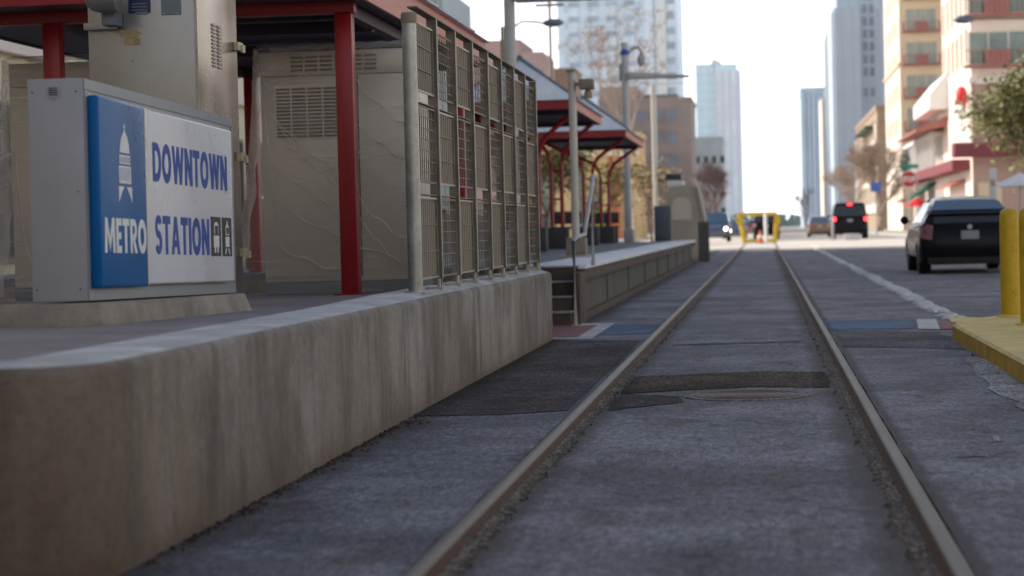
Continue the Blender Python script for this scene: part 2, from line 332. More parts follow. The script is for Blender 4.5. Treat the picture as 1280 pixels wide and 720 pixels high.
# ------------------------------------------------------------------ mesh helpers
class MB:
    def __init__(s): s.bm = bmesh.new()
    def poly(s, pts, faces):
        vs = [s.bm.verts.new(p) for p in pts]
        for f in faces:
            try: s.bm.faces.new([vs[i] for i in f])
            except ValueError: pass
        return s
    def box(s, x0, x1, y0, y1, z0, z1):
        p = [(x, y, z) for z in (z0, z1) for y in (y0, y1) for x in (x0, x1)]
        return s.poly(p, [(0, 2, 3, 1), (4, 5, 7, 6), (0, 1, 5, 4), (2, 6, 7, 3), (0, 4, 6, 2), (1, 3, 7, 5)])
    def cbox(s, c, sx, sy, sz): return s.box(c[0]-sx/2, c[0]+sx/2, c[1]-sy/2, c[1]+sy/2, c[2], c[2]+sz)
    def prism(s, pts, vec):
        n = len(pts); v = Vector(vec); a = [Vector(p) for p in pts]
        return s.poly(a+[p+v for p in a], [tuple(range(n))[::-1], tuple(range(n, 2*n))]+[(i, (i+1) % n, n+(i+1) % n, n+i) for i in range(n)])
    def tube(s, pts, r, n=8, r1=None, caps=True):
        pts = [Vector(p) for p in pts]; m = len(pts); rings = []
        for i, p in enumerate(pts):
            d = (pts[min(i+1, m-1)]-pts[max(i-1, 0)]).normalized()
            a = d.cross(Vector((0, 0, 1)));
            if a.length < .05: a = d.cross(Vector((0, 1, 0)))
            a.normalize(); b = d.cross(a); rr = r if r1 is None else r+(r1-r)*i/(m-1)
            rings.append([s.bm.verts.new(p+(a*math.cos(2*math.pi*k/n)+b*math.sin(2*math.pi*k/n))*rr) for k in range(n)])
        for i in range(m-1):
            for k in range(n):
                s.bm.faces.new((rings[i][k], rings[i][(k+1) % n], rings[i+1][(k+1) % n], rings[i+1][k]))
        if caps: s.bm.faces.new(rings[0][::-1]); s.bm.faces.new(rings[-1])
        return s
    def lathe(s, prof, n=20, c=(0, 0, 0), axis='z'):
        rings = []
        for r, h in prof:
            ring = []
            for k in range(n):
                a = 2*math.pi*k/n; u, v = r*math.cos(a), r*math.sin(a)
                p = (u, v, h) if axis == 'z' else ((h, u, v) if axis == 'x' else (u, h, v))
                ring.append(s.bm.verts.new((c[0]+p[0], c[1]+p[1], c[2]+p[2])))
            rings.append(ring)
        for i in range(len(rings)-1):
            for k in range(n): s.bm.faces.new((rings[i][k], rings[i][(k+1) % n], rings[i+1][(k+1) % n], rings[i+1][k]))
        s.bm.faces.new(rings[0][::-1]); s.bm.faces.new(rings[-1]); return s
    def build(s, name, mat, parent=None, bevel=0, seg=2, smooth=35, loc=None):
        bm = s.bm
        if bevel: bmesh.ops.bevel(bm, geom=list(bm.edges), offset=bevel, segments=seg, profile=.5, affect='EDGES', clamp_overlap=True)
        bmesh.ops.recalc_face_normals(bm, faces=bm.faces)
        if smooth:
            for f in bm.faces: f.smooth = True
            for e in bm.edges:
                if len(e.link_faces) == 2 and e.calc_face_angle(0) > R(smooth): e.smooth = False
        me = bpy.data.meshes.new(name); bm.to_mesh(me); bm.free(); me.materials.append(MAT[mat] if isinstance(mat, str) else mat)
        o = bpy.data.objects.new(name, me); COL.objects.link(o)
        if parent is not None:
            o.parent = parent
        if loc: o.location = loc
        return o
def grp(o, label, cat, group=None):
    o['label'] = label; o['category'] = cat
    if group: o['group'] = group
    return o
def thing(name, label, cat, loc=(0, 0, 0), rz=0, group=None):
    o = bpy.data.objects.new(name, None); COL.objects.link(o); o.location = loc; o.rotation_euler = (0, 0, rz)
    o.empty_display_size = .2
    return grp(o, label, cat, group)
def struct(name, mb, mat, **k):
    o = mb.build(name, mat, **k); o['kind'] = 'structure'; return o
def stuff(name, mb, mat, label, cat, **k):
    o = mb.build(name, mat, **k); o['kind'] = 'stuff'; return grp(o, label, cat)
def kids(o): return [c for c in bpy.data.objects if c.parent is o]
CH = {}
def dup(root, loc, rz=None, label=None):
    r = root.copy(); COL.objects.link(r); r.location = loc
    if rz is not None: r.rotation_euler = (0, 0, rz)
    if label: r['label'] = label
    for ch in kids(root):
        c = ch.copy(); COL.objects.link(c); c.parent = r
        for g in kids(ch):
            d = g.copy(); COL.objects.link(d); d.parent = c
    return r
def share(src, name, parent, loc, rot=(0, 0, 0), mat=None):
    o = bpy.data.objects.new(name, src.data); COL.objects.link(o); o.parent = parent; o.location = loc; o.rotation_euler = rot; return o

def text_mesh(txt, name, mat, parent, origin, wdir, width, height, depth=.002, bold=.03):
    """lettering laid on a plane: wdir = direction of reading, up = z; returned as a mesh"""
    cu = bpy.data.curves.new('lettering_curve', 'FONT'); cu.body = txt; cu.size = 1; cu.offset = bold; cu.extrude = .01; cu.space_character = 1.05
    to = bpy.data.objects.new('lettering_source', cu); COL.objects.link(to)
    me = bpy.data.meshes.new_from_object(to.evaluated_get(bpy.context.evaluated_depsgraph_get()))
    bpy.data.objects.remove(to); 
    xs = [v.co.x for v in me.vertices]; ys = [v.co.y for v in me.vertices]
    x0, x1, y0, y1 = min(xs), max(xs), min(ys), max(ys)
    wd = Vector(wdir).normalized(); n = wd.cross(Vector((0, 0, 1)))
    for v in me.vertices:
        u = (v.co.x-x0)/(x1-x0)*width; w = (v.co.y-y0)/(y1-y0)*height
        v.co = wd*u+Vector((0, 0, w))+n*(depth if v.co.z > 0 else -.001)
    me.materials.clear(); me.materials.append(MAT[mat]); 
    o = bpy.data.objects.new(name, me); COL.objects.link(o); o.parent = parent; o.location = origin
    return o
def ring(cx, cy, rx, ry, tx, ty, a0, a1, n=18):
    out = []
    for k in range(n):
        A, B = R(a0+(a1-a0)*k/n), R(a0+(a1-a0)*(k+1)/n)
        out.append([(cx+rx*math.cos(A), cy+ry*math.sin(A)), (cx+rx*math.cos(B), cy+ry*math.sin(B)), (cx+(rx-tx)*math.cos(B), cy+(ry-ty)*math.sin(B)), (cx+(rx-tx)*math.cos(A), cy+(ry-ty)*math.sin(A))])
    return out
def rect(a, b, c, d): return [(a, b), (c, b), (c, d), (a, d)]
T_ = .25
GL = {
 'T': (.78, [rect(0, .79, .78, 1), rect(.265, 0, .515, .79)]),
 'I': (.25, [rect(0, 0, .25, 1)]),
 'E': (.60, [rect(0, 0, .25, 1), rect(.25, .79, .6, 1), rect(.25, .4, .55, .6), rect(.25, 0, .6, .21)]),
 'N': (.88, [[(0, 0), (0, 1), (.27, 1), (.27, .55), (.24, 0)], [(.27, 1), (.64, .45), (.61, 0), (.27, .52)], [(.64, .45), (.64, 1), (.88, 1), (.88, 0), (.61, 0)]]),
 'O': (1.0, ring(.5, .5, .5, .515, .26, .24, 0, 360, 32)),
 'D': (.90, [rect(0, 0, .25, 1), rect(.25, .79, .42, 1), rect(.25, 0, .42, .21)]+ring(.42, .5, .48, .5, .25, .21, -90, 90)),
 'W': (1.36, [[(0, 1), (.27, 1), (.50, 0), (.27, 0)], [(.27, 0), (.50, 0), (.80, 1), (.56, 1)][::1], [(.56, 1), (.80, 1), (1.09, 0), (.86, 0)], [(.86, 0), (1.09, 0), (1.36, 1), (1.09, 1)]]),
 'M': (1.15, [[(0, 0), (.07, 1), (.30, 1), (.25, 0)], [(.30, 1), (.575, .42), (.575, .05), (.275, .62)], [(.85, 1), (.575, .42), (.575, .05), (.875, .62)], [(1.15, 0), (1.08, 1), (.85, 1), (.90, 0)]]),
 'A': (.92, [[(0, 0), (.26, 0), (.46, .68), (.46, 1), (.33, 1)], [(.92, 0), (.66, 0), (.46, .68), (.46, 1), (.59, 1)], [(.33, .2), (.59, .2), (.54, .38), (.38, .38)]]),
 'R': (.80, [rect(0, 0, .25, 1), rect(.25, .80, .44, 1), rect(.25, .37, .44, .56), [(.30, .37), (.54, .37), (.82, 0), (.54, 0)]]+ring(.44, .685, .33, .315, .22, .2, -90, 90)),
 'S': (.66, ring(.345, .71, .345, .30, .22, .20, 25, 270)+ring(.315, .305, .345, .305, .22, .20, 90, -155)),
}
def block_letters(txt, name, mat, parent, origin, width, height, gap=.12, depth=.0016):
    """bold sign lettering on a panel that faces +x, reading along +y"""
    tot = sum(GL[c][0] for c in txt)+gap*(len(txt)-1); u = 0; mb = MB(); k = 0
    for ch in txt:
        w, polys = GL[ch]
        for p in polys:
            k += 1; d = depth+.00006*(k % 9)
            mb.prism([(0, (u+a)/tot*width, b*height) for a, b in p], (d, 0, 0))
        u += w+gap
    return mb.build(name, mat, parent, loc=origin, smooth=0)
bpy.context.view_layer.update()

# ================================================================== GROUND
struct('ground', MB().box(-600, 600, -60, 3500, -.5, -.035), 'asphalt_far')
rg = random.Random(3)
def ragged(x, y0, y1, step, amp):
    out = []; y = y0; a = 0
    while y < y1:
        a = a*.6+rg.uniform(-amp, amp)
        out.append((x+a, y)); y += step*rg.uniform(.6, 1.4)*(1 if y < 30 else 6)
    out.append((x, y1)); return out
def slab(name, left, right, mat, z=0.0, t=.03):
    """road surface sheet between two edge lines"""
    mb = MB(); ys = sorted(set([round(p[1], 3) for p in left+right]))
    def xi(line, y):
        for (xa, ya), (xb, yb) in zip(line, line[1:]):
            if ya <= y <= yb: return xa+(xb-xa)*(y-ya)/max(1e-6, yb-ya)
        return line[0][0] if y < line[0][1] else line[-1][0]
    L = [mb.bm.verts.new((xi(left, y), y, z)) for y in ys]; Rr = [mb.bm.verts.new((xi(right, y), y, z)) for y in ys]
    L0 = [mb.bm.verts.new((xi(left, y)-.006, y, z-t)) for y in ys]; R0 = [mb.bm.verts.new((xi(right, y)+.006, y, z-t)) for y in ys]
    for i in range(len(ys)-1):
        mb.bm.faces.new((L[i], Rr[i], Rr[i+1], L[i+1])); mb.bm.faces.new((L0[i], L[i], L[i+1], L0[i+1])); mb.bm.faces.new((Rr[i], R0[i], R0[i+1], Rr[i+1]))
    return struct(name, mb, mat, smooth=0)
YE = 112.0
slab('road_beside_platform', [(-2.3, 2), (-2.3, YE)], ragged(-1.03, 2, YE, .12, .006), 'asphalt')
slab('road_between_rails', ragged(-.865, 2, YE, .05, .013), ragged(.372, 2, YE, .06, .018), 'asphalt')
slab('road_right_lane', ragged(.546, 2, YE, .1, .004), [(8.6, 2), (8.6, YE)], 'asphalt')
struct('gravel_bed', MB().box(-1.1, -.7, 2, YE, -.03, -.014).box(.25, .62, 2, YE, -.03, -.014), 'gravelbed')
# sunlit cross street and street beyond
def sheet(name, pts, z, mat): return struct(name, MB().poly([(x, y, z) for x, y in pts], [tuple(range(len(pts)))]), mat, smooth=0)
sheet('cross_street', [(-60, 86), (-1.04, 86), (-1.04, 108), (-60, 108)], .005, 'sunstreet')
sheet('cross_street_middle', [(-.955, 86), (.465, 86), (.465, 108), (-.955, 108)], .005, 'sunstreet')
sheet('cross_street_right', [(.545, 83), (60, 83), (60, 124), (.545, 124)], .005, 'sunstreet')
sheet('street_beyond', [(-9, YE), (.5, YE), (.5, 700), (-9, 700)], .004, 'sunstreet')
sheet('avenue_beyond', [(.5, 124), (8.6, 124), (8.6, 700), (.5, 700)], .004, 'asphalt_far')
# sidewalks
struct('sidewalk_right', MB().box(8.6, 12.68, 128, 600, -.1, .14), 'sidewalk', bevel=.02)
struct('sidewalk_right_near', MB().box(8.6, 40, -10, 80, -.1, .14), 'sidewalk', bevel=.02)
struct('sidewalk_left', MB().box(-13.98, -9.2, 25, 80, -.1, .14), 'sidewalk', bevel=.02)
struct('sidewalk_left_beyond', MB().box(-30, -9.2, 112, 600, -.1, .14), 'sidewalk', bevel=.02)
# patches
def blob(name, pts, z, mat, amp=.02, n=10):
    out = []
    for (a, b) in zip(pts, pts[1:]+pts[:1]):
        for k in range(n):
            t = k/n; out.append((a[0]+(b[0]-a[0])*t+rg.uniform(-amp, amp), a[1]+(b[1]-a[1])*t+rg.uniform(-amp, amp)*3))
    return sheet(name, out, z, mat)
blob('dark_asphalt_patch', [(-1.86, 11.0), (-1.4, 10.98), (-1.05, 11.2), (-1.05, 18.0), (-1.86, 18.3)], .004, 'asphalt_dark', .008)
blob('gravelly_trench_patch', [(-.85, 12.3), (-.1, 12.62), (.36, 12.5), (.36, 13.8), (0, 13.95), (-.85, 13.65)], .004, 'patch', .01)
blob('dark_tar_seam', [(-.85, 11.15), (-.45, 11.6), (-.5, 12.0), (-.85, 12.29)], .004, 'asphalt_dark', .012)
blob('dark_band_right', [(.60, 16.6), (1.46, 16.0), (1.46, 18.6), (.60, 19.1)], .004, 'asphalt_mid', .02)
blob('stain_near_island', [(1.3, 10), (1.46, 10.5), (1.46, 15.5), (1.33, 14.8), (1.24, 12.2)], .004, 'palegravel', .03)
blob('blue_painted_band_left', [(-1.52, 19.15), (-1.05, 19.15), (-1.05, 21.0), (-1.52, 21.0)], .004, 'bluepaint', .004, 4)
blob('blue_painted_band_right', [(.57, 19.25), (1.3, 19.2), (1.42, 20.9), (.57, 21.1)], .004, 'bluepaint', .004, 4)
sheet('brick_red_crossing', [(-2.2, 18.75), (-1.66, 18.75), (-1.66, 21.0), (-2.2, 21.0)], .008, 'brickred')
sheet('crossing_border', [(-2.2, 18.5), (-1.52, 18.5), (-1.52, 21.5), (-2.2, 21.5)], .004, 'curb')
sheet('painted_border_right', [(1.32, 19.0), (1.5, 18.9), (1.62, 20.9), (1.44, 21.0)], .008, 'curb')
sheet('brick_red_crossing_right', [(1.51, 18.9), (1.95, 18.95), (2.0, 20.0), (1.6, 20.4)], .008, 'brickred')
sheet('yellow_paint_line', [(1.7, 20.1), (2.1, 19.6), (2.25, 20.6), (1.75, 21.3)], .012, 'yellowkerb')
sheet('dark_cross_seam', [(-.76, 17.2), (.28, 17.4), (.28, 17.55), (-.76, 17.32)], .004, 'asphalt_mid')  # thin strip of darker asphalt across between the rails
for (x, y, w, l) in ((.95, 9.3, .05, .25), (1.1, 7.9, .16, .08), (.85, 7.35, .3, .05), (1.2, 6.9, .22, .12), (.74, 8.7, .12, .03)):
    blob('paint_scuff', [(x, y), (x+w, y+.02), (x+w*.9, y+l), (x+.02, y+l*.8)], .004, 'palegravel', .006, 9)
# stop line and far lane marks
sheet('lane_dash', [(2.0, 86), (2.25, 86), (2.1, 96), (1.85, 96)], .010, 'signwhite')
# raised chipped lane strip
mb = MB(); y = 21.0
while y < 84:
    w = .065 if y < 60 else .05; xc = 1.80+ .015*math.sin(y*.7)+(y-21)*.0016
    k = (3 if y < 45 else 1) if math.sin(y*1.9)+math.sin(y*5.3)+rg.uniform(-.6, .6) > -.9 else 0
    for j in range(k):
        xx = xc+rg.uniform(-w, w); a = rg.uniform(.03, .08); b = rg.uniform(.05, .16)*(1 if y < 45 else 3); h = rg.uniform(.006, .02)
        pts = [(xx+a*math.cos(t)*rg.uniform(.7, 1.2), y+b*math.sin(t)*rg.uniform(.7, 1.2)) for t in [q*math.pi/3 for q in range(6)]]
        mb.poly([(p[0], p[1], .002) for p in pts]+[(xx+(p[0]-xx)*.7, y+(p[1]-y)*.7, h) for p in pts], [tuple(range(6, 12))]+[(q, (q+1) % 6, 6+(q+1) % 6, 6+q) for q in range(6)])
    y += .045 if y < 45 else .16
o = stuff('lane_strip', mb, 'strip', 'broken line of chipped white paint and grit between the tracks and the car lane', 'road marking')

# ---- rails
def rail(x, label, side):
    o = thing('steel_rail', label, 'rail', (x, 2, 0))
    mb = MB(); w = .029
    prof = [(-w, -.01), (-w, .008), (-w+.006, .016), (-w*.3, .021), (w*.3, .021), (w-.006, .016), (w, .008), (w, -.01)]
    n = 60; rings = []
    for i in range(n+1):
        yy = (YE-2)*(i/n)**2; rings.append([mb.bm.verts.new((p[0], yy, p[1])) for p in prof])
    for a, b in zip(rings, rings[1:]):
        for k in range(7): mb.bm.faces.new((a[k], a[k+1], b[k+1], b[k]))
    mb.build('rail_head', 'rail', o, smooth=60)
    s = side
    MB().poly([(s*w, 0, .006), (s*(w+.022), 0, -.012), (s*(w+.022), YE-2, -.012), (s*w, YE-2, .006)], [(0, 1, 2, 3)]).build('rail_web', 'railrust', o)
    return o
rail(-.99, 'left rail of the track, nearer the concrete platform wall', 1)
rail(.505, 'right rail of the track, nearer the car lane', -1)
# pebbles along the flangeways + debris at wall foot
mb = MB()
def pebble(mb, x, y, z, r):
    a = rg.uniform(0, 6.28); vs = []
    for k in range(5):
        t = a+k*1.2566; vs.append((x+r*math.cos(t)*rg.uniform(.7, 1.1), y+r*math.sin(t)*rg.uniform(.7, 1.1), z-r*.2))
    top = [(x+(p[0]-x)*.55, y+(p[1]-y)*.55, z+r*rg.uniform(.3, .6)) for p in vs]
    mb.poly(vs+top, [tuple(range(5, 10))]+[(q, (q+1) % 5, 5+(q+1) % 5, 5+q) for q in range(5)])
for i in range(5200):
    y = 5+26*rg.random()**1.6
    x = -.94+abs(rg.gauss(0, .035)) if rg.random() < .5 else .455-abs(rg.gauss(0, .035))
    pebble(mb, x, y, -.010, rg.uniform(.003, .009))
for i in range(500):
    y = 5+14*rg.random(); x = rg.choice((-.85, .36))+rg.gauss(0, .03)
    pebble(mb, x, y, .002, rg.uniform(.002, .005))
stuff('flangeway_gravel', mb, 'pebble', 'loose gravel packed in the grooves along the rails', 'gravel')
mb = MB()
for i in range(1100):
    y = 6+12.5*rg.random()**.9; x = -1.845+abs(rg.gauss(0, .028+.05*(abs(y-11.4) < 1)))
    pebble(mb, x, y, .003, rg.uniform(.003, .012))
stuff('wall_foot_debris', mb, 'gravelbed', 'crumbled concrete and leaf litter along the foot of the platform wall', 'debris')
# manhole
t = thing('manhole_cover', 'round rust brown manhole cover set in the asphalt between the rails', 'manhole', (-.115, 12.0, 0))
MB().lathe([(.355, -.02), (.355, .006), (.340, .0075), (.340, -.02)], 40).build('rim', 'palegravel', t)
mb = MB().lathe([(.334, -.02), (.334, .0065), (.01, .0095)], 40)
for q in range(5): r_q = .05+q*.058; mb.lathe([(r_q, .004), (r_q, .0102), (r_q+.016, .0102), (r_q+.016, .004)], 30)
mb.build('cover_plate', 'manhole', t)

# ================================================================== FRONT PLATFORM
t = thing('front_platform', 'raised concrete station platform with stained retaining wall and pale edge', 'platform', (0, 0, 0))
path = [(-1.85, 18.45)]+[(-1.85, y) for y in (16, 14, 12, 10, 8, 6.6, 6.05)]+[(-2.15+.30*math.cos(a), 5.95+.30*-math.sin(a)) for a in [R(q) for q in range(10, 90, 10)]]+[(-2.15, 5.65), (-3.5, 5.65), (-9.5, 5.65)]
def offs(path, d):
    out = []
    for i, p in enumerate(path):
        a = Vector(path[max(i-1, 0)]); b = Vector(path[min(i+1, len(path)-1)]); v = (b-a).normalized()
        n = Vector((v.y, -v.x)); out.append((p[0]+n.x*d, p[1]+n.y*d))
    return out
def zt(y): return .612-.0016*(y-6)
lv = [(0, 0, 0), (0, .0, .56), (-.006, 0, .585), (-.02, 0, .60)]
mb = MB(); rows = []
for d, dz, z in [(0, 0, -.3), (0, 0, .2), (0, 0, .50), (0, 0, None), (.008, 0, None), (.025, 0, None)]:
    pass
spec = [(0, lambda y: -.3), (0, lambda y: .2), (0, lambda y: zt(y)-.035), (.007, lambda y: zt(y)-.012), (.024, lambda y: zt(y)-.002)]
for d, f in spec:
    rows.append([mb.bm.verts.new((x, y, f(y))) for x, y in offs(path, -d if False else d)])
for a, b in zip(rows, rows[1:]):
    for i in range(len(path)-1): mb.bm.faces.new((a[i], a[i+1], b[i+1], b[i]))
# end face
mb.poly([(-1.85, 18.45, -.3), (-1.85, 18.45, zt(18)-.035), (-1.874, 18.45, zt(18)), (-9.5, 18.45, .55), (-9.5, 18.45, -.3)], [(0, 1, 2, 3, 4)])
mb.build('retaining_wall', 'wall', t, smooth=50)
for yj, hj in ((10.35, .30), (11.75, .56), (15.1, .5)):
    mb = MB(); n = 9; pts = []
    for k in range(n+1): pts.append((yj+rg.uniform(-.006, .006), .04+(hj-.04)*k/n, .0045*(1-.6*k/n)))
    for k in range(n): mb.poly([(-1.8485, pts[k][0]-pts[k][2], pts[k][1]), (-1.8485, pts[k][0]+pts[k][2], pts[k][1]), (-1.8485, pts[k+1][0]+pts[k+1][2], pts[k+1][1]), (-1.8485, pts[k+1][0]-pts[k+1][2], pts[k+1][1])], [(0, 1, 2, 3)])
    mb.build('crack', 'black', t)
inn = offs(path, .024); inb = offs(path, .10); inw = offs(path, .33)
inw = [(x, min(y, 18.45)) for x, y in inw]
for i, p in enumerate(inw):
    if path[i][0] > -1.9 and p[1] < 6.05: inw[i] = (p[0], max(p[1], 6.05))
mb = MB(); rr = []
for line, f in ((inn, lambda y: zt(y)-.002), (inb, lambda y: zt(y)+.006+(.014 if y > 11 else 0)), (inw, lambda y: zt(y)+.004+(.014 if y > 11 else 0)), ([(x-.01, y) for x, y in inw], lambda y: .3)):
    rr.append([mb.bm.verts.new((x, y, f(y))) for x, y in line])
for a, b in zip(rr, rr[1:]):
    for i in range(len(path)-1): mb.bm.faces.new((a[i], a[i+1], b[i+1], b[i]))
mb.build('edge_coping', 'curb', t, smooth=50)
def zf(y): return .610 if y < 8.5 else .610-.0150*(y-8.5)
mb = MB(); ys = [5.9, 8.5, 12, 16, 20, 25]
a = [mb.bm.verts.new((-2.12, y, zf(y))) for y in ys]; b = [mb.bm.verts.new((-9.5, y, zf(y))) for y in ys]
for i in range(len(ys)-1): mb.bm.faces.new((a[i], a[i+1], b[i+1], b[i]))
mb.build('paved_floor', 'pave', t)

# plinth under sign
o = thing('sign_plinth', 'low worn concrete base under the METRO station sign cabinet', 'plinth', (0, 0, 0))
mb = MB()
def frus(z0, z1, x0, x1, y0, y1, ins, tilt=0):
    b = [(x0, y0), (x1, y0), (x1, y1), (x0, y1)]; tp = [(x0+ins, y0+ins), (x1-ins, y0+ins), (x1-ins, y1-ins*2), (x0+ins, y1-ins*2)]
    mb.poly([(x, y, z0) for x, y in b]+[(x, y, z1-tilt*(y-y0)) for x, y in tp], [(3, 2, 1, 0), (4, 5, 6, 7), (0, 1, 5, 4), (1, 2, 6, 5), (2, 3, 7, 6), (3, 0, 4, 7)])
frus(.5, .706, -3.17, -2.66, 8.40, 11.0, .045, .016)
mb.build('concrete_block', 'plinth', o, bevel=.012, seg=3)

# ================================================================== STATION SIGN
sg = thing('station_sign', 'grey cabinet sign reading METRO DOWNTOWN STATION in blue and white', 'sign', (-2.76, 8.475, .712))
sg.rotation_euler = (-.018, 0, 0)
MB().box(-.236, 0, 0, 2.44, 0, .915).build('cabinet', 'signgrey', sg, bevel=.004)
# face frame: ring around the panels, a shade darker
mb = MB().box(.001, .006, .002, 2.438, 0.002, .050).box(.001, .006, .002, 2.438, .868, .913).box(.001, .006, .002, .045, .052, .866).box(.001, .006, 2.415, 2.438, .052, .866)
mb.build('face_frame', 'signside', sg)
MB().box(.002, .052, .028, .700, .052, .846).build('blue_panel', 'blue', sg, bevel=.014, seg=4)
MB().box(.002, .046, .738, 2.262, .060, .838).build('white_panel', 'white', sg, bevel=.012, seg=4)
MB().box(.002, .049, .706, .733, .060, .840).build('panel_edge', 'edge', sg, bevel=.003)
# lettering
block_letters('METRO', 'lettering', 'ltwhite', sg, (.0522, .075, .197), .595, .147)
block_letters('DOWNTOWN', 'lettering', 'ltblue', sg, (.0462, .818, .521), 1.325, .176)
block_letters('STATION', 'lettering', 'ltblue', sg, (.0462, .835, .194), .93, .176)
# pictograms
def flat(mb, pts, x, oy, oz, s, t=.0015): mb.prism([(x, oy+p[0]*s, oz+p[1]*s) for p in pts], (t, 0, 0))
for k, oy in enumerate((1.803, 2.020)):
    pk = MB().box(.0465, .0485, oy, oy+.185, .19, .385).build('pictogram', 'black', sg)
    mb = MB(); S = .185; X = .0487
    if k == 0:
        flat(mb, [(.28, .62), (.72, .62), (.72, .86), (.62, .94), (.38, .94), (.28, .86)], X, oy, .185, S)
        flat(mb, [(.22, .26), (.78, .26), (.78, .58), (.22, .58)], X, oy, .185, S)
        flat(mb, [(.30, .12), (.42, .12), (.42, .26), (.30, .26)], X, oy, .185, S); flat(mb, [(.58, .12), (.70, .12), (.70, .26), (.58, .26)], X, oy, .185, S)
        mb.build('vehicle_symbol', 'ltwhite', pk)
        MB().box(.0504, .0512, oy+.065, oy+.12, .185+.115, .185+.155).build('window_symbol', 'black', pk)
    else:
        flat(mb, [(.33, .60), (.67, .60), (.67, .82), (.58, .90), (.42, .90), (.33, .82)], X, oy, .185, S)
        flat(mb, [(.46, .90), (.54, .90), (.54, .99), (.46, .99)], X, oy, .185, S)
        flat(mb, [(.30, .28), (.70, .28), (.70, .56), (.30, .56)], X, oy, .185, S)
        flat(mb, [(.22, .08), (.32, .08), (.42, .24), (.32, .24)], X, oy, .185, S); flat(mb, [(.68, .08), (.78, .08), (.68, .24), (.58, .24)], X, oy, .185, S)
        mb.build('vehicle_symbol', 'ltwhite', pk)
        MB().box(.0504, .0512, oy+.07, oy+.115, .185+.117, .185+.15).build('window_symbol', 'black', pk)
# domed tower emblem
mb = MB(); X = .0522; cy0 = .378
def fl(pts, t=.002): mb.prism([(X, cy0+a*1.25, .414+(b-.362)*.80) for a, b in pts], (t, 0, 0))
fl([(-.055, .625), (.055, .625), (.048, .67), (.035, .705), (.018, .728), (.008, .738), (.005, .752), (-.005, .752), (-.008, .738), (-.018, .728), (-.035, .705), (-.048, .67)])
fl([(-.009, .757), (.009, .757), (.006, .775), (-.006, .775)])
fl([(-.062, .604), (.062, .604), (.062, .613), (-.062, .613)]); fl([(-.062, .565), (.062, .565), (.062, .572), (-.062, .572)])
for k in range(6): fl([(-.06+k*.0215, .572), (-.06+k*.0215+.0105, .572), (-.06+k*.0215+.0105, .604), (-.06+k*.0215, .604)])
fl([(-.068, .545), (.068, .545), (.068, .555), (-.068, .555)]); fl([(-.068, .462), (.068, .462), (.068, .474), (-.068, .474)])
for k in range(7): fl([(-.068+k*.0205, .474), (-.068+k*.0205+.012, .474), (-.068+k*.0205+.012, .545), (-.068+k*.0205, .545)])
fl([(-.075, .445), (-.012, .445), (-.03, .425), (-.05, .40), (-.075, .362)]); fl([(.075, .445), (.012, .445), (.03, .425), (.05, .40), (.075, .362)])
mb.build('dome_emblem', 'ltwhite', sg)
# end vent + screws
v = MB().lathe([(.030, 0), (.030, .004), (.024, .006), (.001, .006)], 20, axis='y').build('vent', 'signgrey', sg, loc=(-.125, -.006, .86))
mb = MB()
for k in range(4): mb.box(-.018, .018, -.004, -.001, -.014+k*.009, -.010+k*.009)
mb.build('vent_slot', 'black', v)
mb = MB()
for (x, z) in ((-.03, .86), (-.215, .86), (-.215, .05), (-.03, .05), (-.03, .45)): mb.lathe([(.0035, 0), (.0035, .003)], 8, (x, -.004, z), 'y')
mb.build('screw_heads', 'black', sg)

# ================================================================== STAINLESS KIOSK
ks = thing('steel_kiosk', 'tall brushed stainless kiosk with vent slots standing behind the station sign', 'kiosk', (0, 0, 0))
KX0, KX1, KY0, KY1 = at(112, 100, 12.0).x, at(246, 60, 12.0).x, 12.0, 12.95
z0 = zf(12.5)
MB().box(KX0, KX1, KY0, KY0+.02, z0, 2.9).build('front_panel', 'steel', ks, bevel=.003)
MB().box(KX0, KX1-.022, KY0+.022, KY1, z0, 2.9).build('body', 'steel', ks)
MB().box(KX1-.02, KX1, KY0+.024, KY1, z0, 2.9).build('side_door', 'steel_dark', ks, bevel=.003)
MB().box(KX1-.012, KX1+.006, KY0-.004, KY0-.001, z0, 2.9).build('corner_trim', 'galv', ks)
for j in range(2):
    mb = MB()
    for k in range(12): mb.box(KX1+.001, KX1+.008, KY0+.34+j*.13, KY0+.42+j*.13, 1.62+k*.022+.35, 1.632+k*.022+.35)
    mb.build('vent_grille', 'galv', ks)
for z in (.84, 1.43, 2.11): MB().box(KX1+.001, KX1+.031, KY1-.09, KY1+.03, z, z+.05).box(KX1+.03, KX1+.045, KY1-.03, KY1+.03, z-.01, z+.035).build('hinge', 'brass', ks)
def onface(px0, px1, py0, py1, name, mat, th=.006):
    a = at(px0, py1, KY0); b = at(px1, py0, KY0)
    return MB().box(a.x, b.x, KY0-th, KY0-.001, a.z, b.z).build(name, mat, ks)
lb = onface(161, 188, -2, 17, 'navy_label', 'navy'); onface(202, 226, -10, 19, 'grey_plate', 'greyplate')
mb = MB()
a = at(163, 5, KY0)
for k in range(3): mb.box(a.x+.008, a.x+.10, KY0-.0075, KY0-.0062, a.z-.018*k-.004, a.z-.018*k+.002)
mb.box(a.x+.03, a.x+.105, KY0-.0075, KY0-.0062, a.z-.062, a.z-.047)
mb.build('label_lines', 'greyplate', lb)
mb = MB(); a = at(151, 57, KY0); b = at(176, 37, KY0); n = 7
for k in range(n):
    z = a.z+(b.z-a.z)*k/n; mb.box(a.x+rg.uniform(0, .022)+(.012 if k < 4 else 0), b.x-rg.uniform(0, .02), KY0-.003, KY0-.0008, z, z+(b.z-a.z)/n*.93)
mb.build('tape_residue', 'tape', ks)
mb = MB()
for (px, py) in ((206, 17), (222, 17), (165, 76), (165, 36)):
    p = at(px, py, KY0); mb.lathe([(.005, 0), (.005, .012)], 8, (p.x, KY0-.014, p.z), 'y')
